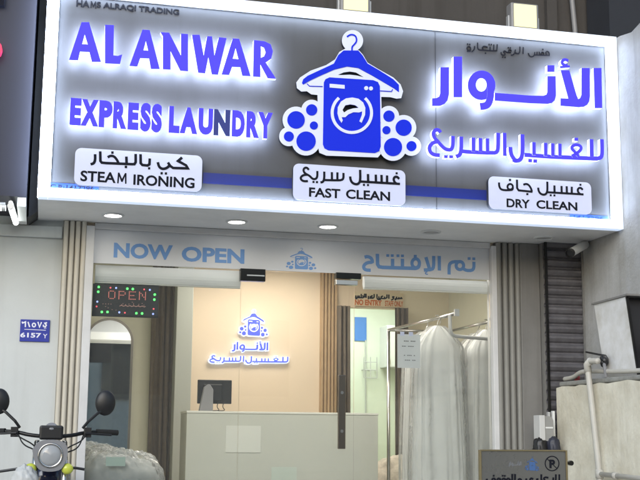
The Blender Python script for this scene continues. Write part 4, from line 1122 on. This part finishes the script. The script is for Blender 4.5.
# pvc pipes
XPp = 3.775
e0 = atX(603, 361.5, XPp); 
pt_ = [atX(598, 361, XPp), atX(590.5, 361, XPp), atX(587.2, 364, XPp), atX(588.2, 372, XPp), atX(593.5, 420, XPp), atX(599.5, 474, XPp)]
pt_ += [Vector((XPp, pt_[-1].y-.03, .45)), Vector((XPp, pt_[-1].y-.04, .003))]
pv = thing('drain_pipe', (XPp, pt_[3].y, 0), 'grey plastic pipe with elbow running down the cream wall', 'pipe')
mb = MB().tube(smoothline([tuple(p) for p in pt_], 2), .021, 12); mb.build('pipe', M_pvc, pv, smooth=True)
mb = MB().tube([pt_[1], pt_[2]+Vector((0, .0, -.005)), pt_[3]], .027, 12); mb.build('elbow', M_pvc, pv, smooth=True); mb = MB(); pT = pt_[5]; mb.tube([pT+Vector((0, 0, .03)), pT+Vector((0, 0, -.03))], .028, 12)
mb.build('coupling', M_pvc, pv, smooth=True)
pE = atX(660, 480.5, XPp)
mb = MB().tube([pT, pE, pE+(pE-pT)*2], .017, 10); pC = pT.lerp(pE, .25); mb.tube([pC, pC+(pE-pT)*.06], .024, 10)
mb.build('branch_pipe', M_pvc, pv, smooth=True)
j0 = atX(604, 361, 3.86)
jb = thing('junction_box', j0, 'dark tangle of cable and small fitting at the pipe elbow', 'cable')
MB().ell((3.86, j0.y, j0.z), (.03, .035, .045), 0, 14, 10, lambda d: 1+.25*mnoise.noise(d*3)).build('fitting', M_black, jb)
c0 = atX(586, 352, 3.86); c1 = atX(596, 354, 3.84)
MB().tube(smoothline([tuple(c0), tuple(c1), tuple(j0+Vector((0, 0, .04)))], 2), .007, 8).build('cable', M_black, jb)
c2 = atX(606, 372, 3.85)
MB().tube(smoothline([tuple(j0), (3.84, c2.y, c2.z+.03), (3.85, c2.y, 1.505)], 1), .012, 8).build('down_cable', M_greyp, jb)
# plastic bottle-ish pipe on the ledge + red fitting + gutter pipe
g0 = atX(560, 379, 3.87); g1 = atX(583, 372, 3.87); z_ = 1.52
tag(MB().tube(smoothline([(3.87, .50, z_), (3.87, .35, z_+.005), (3.86, .22, z_+.04), (3.86, .05, z_+.04), (3.86, -.5, z_+.004), (3.87, -1.8, z_)], 2), .017, 10).build('ledge_pipe', M_pvc, smooth=True), 'grey pipe lying along the ledge of the cream wall', 'pipe')
r0 = atX(577, 372.5, 3.9)
tag(MB().lathe([(0, -.03), (.02, -.03), (.022, 0), (.014, .012), (.014, .03), (0, .03)], (3.9, r0.y, 1.532), n=14).build('red_fitting', mat('red_plastic', (.35, .06, .07), .5), smooth=True), 'small dull red plastic cap on the ledge by the shutter', 'fitting')
# electricity meter group on the grey cladding
a = atY(535, 416, .5); b = atY(548, 441, .5)
em = thing('meter_box', ((a.x+b.x)/2, .5, b.z), 'grey rounded meter box beside the cream wall', 'meter')
pr = rrect(a.x+.025, b.x+.015, b.z, a.z, .04)
MB().prism(pr, .43, .53).build('body', mat('meter_grey', (.30, .30, .29), .35, noise=.1), em, bevel=.012)
B(a.x, a.x+.045, .42, .53, b.z+.005, a.z+.005).build('side_cover', mat('meter_light', (.55, .55, .54), .4), em, bevel=.004)
B(a.x+.05, b.x+.01, .4265, .429, (a.z+b.z)/2, (a.z+b.z)/2+.012).build('bracket_line', M_white, em)
mb = MB().box(a.x+.02, b.x, .531, .551, b.z-.1, a.z-.02); mb.build('back_plate', M_alu, em)
for k, (pa, pb, yt) in enumerate(((547.5, 551, 412), (552, 555.5, 411))):
    p = atY(pa, yt, .53); r_ = atY(pb, 455, .53)
    tag(B(p.x, r_.x, .52, .55, r_.z-.2, p.z).build('cable_cover', M_white if k else M_alu, bevel=.003), ['narrow grey cable cover beside the meter box', 'white cable cover strip against the cream wall'][k], 'cover')
for k, (px, py, m, lb) in enumerate(((540, 448, M_black, 'black bag hanging under the meter box'), (553, 447, mat('bag_navy', (.025, .028, .045), .5), 'dark navy bag beside the cream wall'))):
    c = atY(px, py, .44)
    lump((c.x, .44, c.z-.02), (.055, .05, .10), 'hanging_bag', m, lb, 'bag')
a = atY(540, 450, .38)
lump((a.x, .36, a.z-.03), (.035, .02, .025), 'white_bag', M_paper, 'small white bag below the meter box', 'bag')

# ------------------------------------------------------------------ no parking sign
YS = -.6
a = atY(480, 448, YS); b = atY(566.5, 452, YS)
px0, px1, pz1 = a.x, b.x, (a.z+b.z)/2; pz0 = pz1-.46
nps = thing('no_parking_sign', ((px0+px1)/2, YS, 0), 'grey metal no parking sign on a stand in front of the shop', 'sign')
B(px0+.008, px1-.008, YS+.002, YS+.02, pz0, pz1-.008).build('board', M_signgrey, nps)
mb = MB().box(px0-.004, px0+.0078, YS-.006, YS+.024, pz0, pz1); mb.box(px1-.0078, px1+.004, YS-.006, YS+.024, pz0, pz1); mb.box(px0+.008, px1-.008, YS-.006, YS+.024, pz1-.0078, pz1+.002); mb.box(px0+.008, px1-.008, YS-.006, YS+.024, pz0-.006, pz0-.0003)
mb.build('edge_frame', M_gold, nps, bevel=.002)
mb = MB()
for x in (px0+.06, px1-.06): mb.tube([(x, YS+.035, .0), (x, YS+.035, pz1-.1)], .013, 10)
mb.box(px0+.02, px1-.02, YS-.15, YS+.22, .0, .018); mb.build('stand', M_blackm, nps)
cp = crop(470, 430, 5.818)
def sx(p): v = atY(*cp(p), YS); return (v.x, v.z)
sc_ = 6.9/FPX/5.818
mb = MB().ribbon([sx(p) for p in ellipse(478, 195, 40, 42, 30)], 6*sc_, YS, YS+.0018, closed=True)
x0, z1 = sx((462, 172)); x1, z0 = sx((496, 222)); add_text(mb, 'P', x0, x1, z0, z1, YS-.0004, YS+.0018, .05)
mb.ribbon([sx(p) for p in ((450, 168), (506, 224))], 4*sc_, YS-.0008, YS+.0018)
mb.build('parking_symbol', M_ink, nps)
mb = MB(); wl = 11*sc_
txt = [[(520, 258), (520, 303)], [(500, 258), (500, 297), (484, 302)], [(486, 276), (483, 300), (466, 312)], [(456, 278), (438, 274), (428, 284), (445, 302)], [(415, 258), (415, 297), (448, 303)], [(398, 287), (390, 285), (389, 294), (400, 300)],
       [(368, 286), (356, 280), (348, 290), (356, 303), (326, 303)], [(330, 282), (322, 303), (305, 304)], [(300, 302), (276, 302), (272, 322)], [(262, 256), (262, 303)], [(246, 256), (246, 298), (226, 303)], [(231, 292), (226, 308), (212, 316)], [(206, 292), (202, 303), (176, 303)], [(176, 292), (170, 310), (156, 316)], [(146, 292), (140, 303), (104, 303), (96, 284)]]
for k, l in enumerate(txt): mb.ribbon([sx(p) for p in smoothline(l, 1)], wl, YS-.0002*k, YS+.0018)
for x, y in ((290, 293), (223, 290), (197, 290), (168, 290), (138, 290)): mb.ribbon([sx(p) for p in ellipse(x, y, 9, 9, 14)], wl*.8, YS-.004, YS+.0018, closed=True)
for x, y in ((190, 266), (203, 267), (138, 266), (440, 318)): mb.prism([sx(p) for p in ((x-5, y-5), (x+5, y-5), (x+5, y+5), (x-5, y+5))], YS, YS+.0018)
mb.build('lettering', M_ink, nps)
fs = lambda p: sx((318+(p[0]-281)/(417-281)*86, 152+(p[1]-30)/(158-30)*88))
mb = MB()
for src in (HANG, MACH, BUBB):
    for k, g in enumerate(src):
        for s_ in g:
            if s_[0] == 'poly': mb.prism([fs(p) for p in s_[1]], YS-.0001*k, YS+.0018, [[fs(p) for p in h] for h in s_[2]])
            else: mb.ribbon([fs(p) for p in s_[1]], s_[2]*.0065*.12, YS-.0001*k, YS+.0018)
mb.build('emblem_print', mat('sign_print_blue', (.05, .12, .30), .5), nps)
pts = [p for g in S1 for s_ in g for p in s_[1]]
ax, bx_ = min(p[0] for p in pts), max(p[0] for p in pts); az, bz = min(p[1] for p in pts), max(p[1] for p in pts)
d0 = sx((225, 212)); d1 = sx((300, 180))
emit_shapes(S1, lambda p: (lerp(d0[0], d1[0], (p[0]-ax)/(bx_-ax)), lerp(d0[1], d1[1], (p[1]-az)/(bz-az))), YS, YS+.0018, mat('sign_print_grey', (.18, .19, .21), .5), 'name_print', nps, one=True, ws=.10, idx=(0, 0, 0))
kx = atY(569.5, 463, YS+.05)
kb_ = MB().lathe([(0, 0), (.016, 0), (.016, .03), (0, .03)], (kx.x, YS+.02, kx.z), (0, 1, 0), 14); kb_.tube([(px1+.0045, YS+.035, kx.z), (kx.x+.004, YS+.035, kx.z)], .008, 8)
kb_.build('side_knob', M_blackm, nps)

# ------------------------------------------------------------------ motorcycle at lower left
bk = thing('motorcycle', (.06, -.4, 0), 'parked dark blue motorcycle with round mirrors in front of the pale wall', 'motorcycle')
bcx = .062; HY = -.40
def wheel(y, nm='wheel'):
    mb = MB(); R_, r_ = .25, .05
    mb.tube([(bcx, y+R_*math.cos(a), .30+R_*math.sin(a)) for a in [2*math.pi*k/36 for k in range(36)]], r_, 12, closed=True)
    wo = mb.build(nm, M_rubber, bk, smooth=True)
    mb = MB().tube([(bcx, y+.205*math.cos(a), .30+.205*math.sin(a)) for a in [2*math.pi*k/36 for k in range(36)]], .018, 8, closed=True)
    for k in range(8):
        a = math.pi*k/4+.2; mb.tube([(bcx, y+.03*math.cos(a), .30+.03*math.sin(a)), (bcx, y+.2*math.cos(a), .30+.2*math.sin(a))], .009, 6)
    mb.lathe([(0, -.05), (.04, -.05), (.04, .05), (0, .05)], (bcx, y, .30), (1, 0, 0), 14)
    mb.build('rim', M_alu, wo)
    return wo
fy, ry = HY-.42, HY+.80
wheel(fy); wheel(ry)
mb = MB()
for s_ in (-1, 1): mb.tube([(bcx+s_*.085, fy, .30), (bcx+s_*.085, HY-.10, .92), (bcx+s_*.08, HY-.04, 1.03)], [.022, .019, .018], 10); 
mb.build('fork', M_chrome, bk, smooth=True)
arc_ = [math.radians(20+14*k) for k in range(11)]
mb = MB(); 
for k, a in enumerate(arc_):
    for x in (-.075, -.05, .05, .075): mb.v.append((bcx+x, fy+.335*math.cos(a)*1., .30+.335*math.sin(a)+(.02 if abs(x) < .06 else 0)))
for k in range(len(arc_)-1):
    for j in range(3): mb.f.append((4*k+j, 4*k+4+j, 4*k+5+j, 4*k+j+1)); mb.m.append(0)
mb.build('front_mudguard', M_navy, bk, smooth=True)
# tank, seat, side body, engine
def sup3(d): return (abs(d.x)**3+abs(d.y)**3+abs(d.z)**3)**(-1/3)
MB().ell((bcx, HY+.25, .80), (.13, .26, .13), 0, 28, 18, sup3).build('fuel_tank', M_navy, bk, smooth=True)
MB().ell((bcx, HY+.72, .80), (.13, .34, .065), 0, 28, 16, sup3).build('seat', M_rubber, bk, smooth=True)
MB().ell((bcx, HY+.78, .68), (.12, .30, .08), 0, 24, 14, sup3).build('tail_body', M_navy, bk, smooth=True)
mb = MB().ell((bcx, HY+.22, .40), (.14, .17, .16), 0, 24, 16, sup3); mb.tube([(bcx+.1, HY+.12, .36), (bcx+.14, HY+.2, .2), (bcx+.15, HY+.9, .32)], [.02, .025, .042], 10); mb.build('engine', M_greyp, bk, smooth=True)
mb = MB()
mb.tube([(bcx, HY, .92), (bcx, HY+.1, .7), (bcx, HY+.05, .35), (bcx, HY+.4, .28), (bcx, HY+.55, .65), (bcx, HY+.05, .85)], .022, 8)
for s_ in (-1, 1): mb.tube([(bcx+s_*.09, ry, .30), (bcx+s_*.10, HY+.35, .32)], .02, 8); mb.tube([(bcx+s_*.10, ry, .30), (bcx+s_*.10, HY+.72, .68)], .022, 8)
mb.tube([(bcx-.05, HY+.35, .25), (bcx-.22, HY+.42, .01)], .011, 8)
mb.build('chassis', M_blackm, bk)
# head light cowl, tail
mb = MB().prism(smoothline([(bcx-.105, .985), (bcx-.085, .90), (bcx-.05, .862), (bcx+.05, .862), (bcx+.085, .90), (bcx+.105, .985), (bcx+.07, 1.045), (bcx-.07, 1.045), (bcx-.105, .985)], 2)[:-1], HY-.20, HY-.06)
mb.build('headlight_cowl', M_greyp, bk, bevel=.02)
hl = MB().lathe([(.0, .012), (.04, .008), (.062, 0), (.066, -.01)], (bcx, HY-.199, .955), (0, -1, 0), 24).build('headlight', mat('headlight_glass', (.35, .36, .37), .1), bk, smooth=True)
mb = MB().tube([(bcx-.30, HY-.12, .858), (bcx-.15, HY-.15, .882), (bcx+.15, HY-.15, .882), (bcx+.20, HY-.15, .874)], .008, 8); mb.build('indicator_stalk', M_black, bk)
for x in (bcx-.11, bcx+.10):
    MB().ell((x, HY-.175, .878), (.035, .024, .032), 0, 16, 10).build('indicator', M_yel, bk, smooth=True)
# handlebar with grips, levers, mirrors
hz = 1.094
mb = MB().tube(smoothline([(bcx-.40, HY+.10, hz-.005), (bcx-.22, HY+.02, hz+.0), (bcx-.10, HY-.02, hz-.03), (bcx+.10, HY-.02, hz-.03), (bcx+.22, HY+.02, hz), (bcx+.40, HY+.10, hz-.005)], 2), .012, 10)
hb = mb.build('handlebar', M_blackm, bk, smooth=True)
for s_ in (-1, 1):
    MB().tube([(bcx+s_*.40, HY+.10, hz-.005), (bcx+s_*.27, HY+.04, hz-.001)], .018, 10).build('grip', M_rubber, hb)
    mb = MB().box(bcx+s_*.215-.022, bcx+s_*.215+.022, HY-.015, HY+.045, hz-.035, hz+.025); mb.tube([(bcx+s_*.20, HY-.03, hz-.01), (bcx+s_*.36, HY+.02, hz-.02)], .007, 8)
    mb.build('lever', M_black, hb, bevel=.006)
    m0 = Vector((bcx+s_*.185, HY+.01, hz+.02)); m1 = Vector((bcx+s_*.30, HY+.02, hz+.13))
    mir = MB().tube(smoothline([tuple(m0), (bcx+s_*.20, HY+.0, hz+.06), (bcx+s_*.275, HY+.01, hz+.135), tuple(m1)], 2), [.008]*13, 8) if False else MB().tube([tuple(m0), (bcx+s_*.215, HY+.0, hz+.06), (bcx+s_*.27, HY+.01, hz+.11), tuple(m1)], .009, 8)
    mo_ = mir.build('mirror_arm', M_black, bk)
    c = Vector((bcx+s_*.315, HY+.025, hz+.175))
    mb = MB().ell(c, (.062, .026, .078), 0, 24, 14); mb.build('mirror', M_black, mo_, smooth=True)
MB().box(bcx-.07, bcx+.07, HY-.05, HY-.0, hz-.05, hz+.035).build('instrument_panel', M_black, bk, bevel=.012)
MB().box(bcx-.13, bcx+.13, HY+.93, HY+1.0, .62, .70).build('rear_rack', M_black, bk, bevel=.01) if False else None
MB().lathe([(0, .0), (.028, .0), (.034, -.006), (.034, -.03)], (bcx-.0, HY-.028, hz+.036), (0, -.55, .83), 20).build('speedometer', M_greyp, bk)
for k, (x0_, x1_) in enumerate(((-.205, -.03), (.205, .03), (-.19, .02), (.19, -.01))):
    MB().tube(smoothline([(bcx+x0_, HY-.02, hz-.02), (bcx+x0_*.85, HY-.10, hz-.04-.02*k), (bcx+x0_*.45, HY-.13, hz-.08-.015*k), (bcx+x1_, HY-.06, hz-.17)], 3), .0042, 6).build('control_cable', M_rubber, bk, smooth=True)
for s_ in (-1, 1): MB().lathe([(0, 0), (.014, 0), (.014, .012), (0, .014)], (bcx+s_*.08, HY-.04, 1.03), (0, 0, 1), 12).build('fork_cap', M_chrome, bk)
MB().lathe([(.060, .0), (.070, .006), (.074, .0), (.070, -.012)], (bcx, HY-.201, .955), (0, -1, 0), 28).build('headlight_ring', M_chrome, bk, smooth=True)
# plastic bag hung on the bike
bg_ = lump((atY(25, 474, HY-.2).x, HY-.20, .80), (.075, .06, .10), 'carrier_bag', mat('bag_white', (.55, .56, .55), .5, noise=.15, nscale=12), 'white plastic bag hanging by the left side of the motorcycle', 'bag', 3., .2)
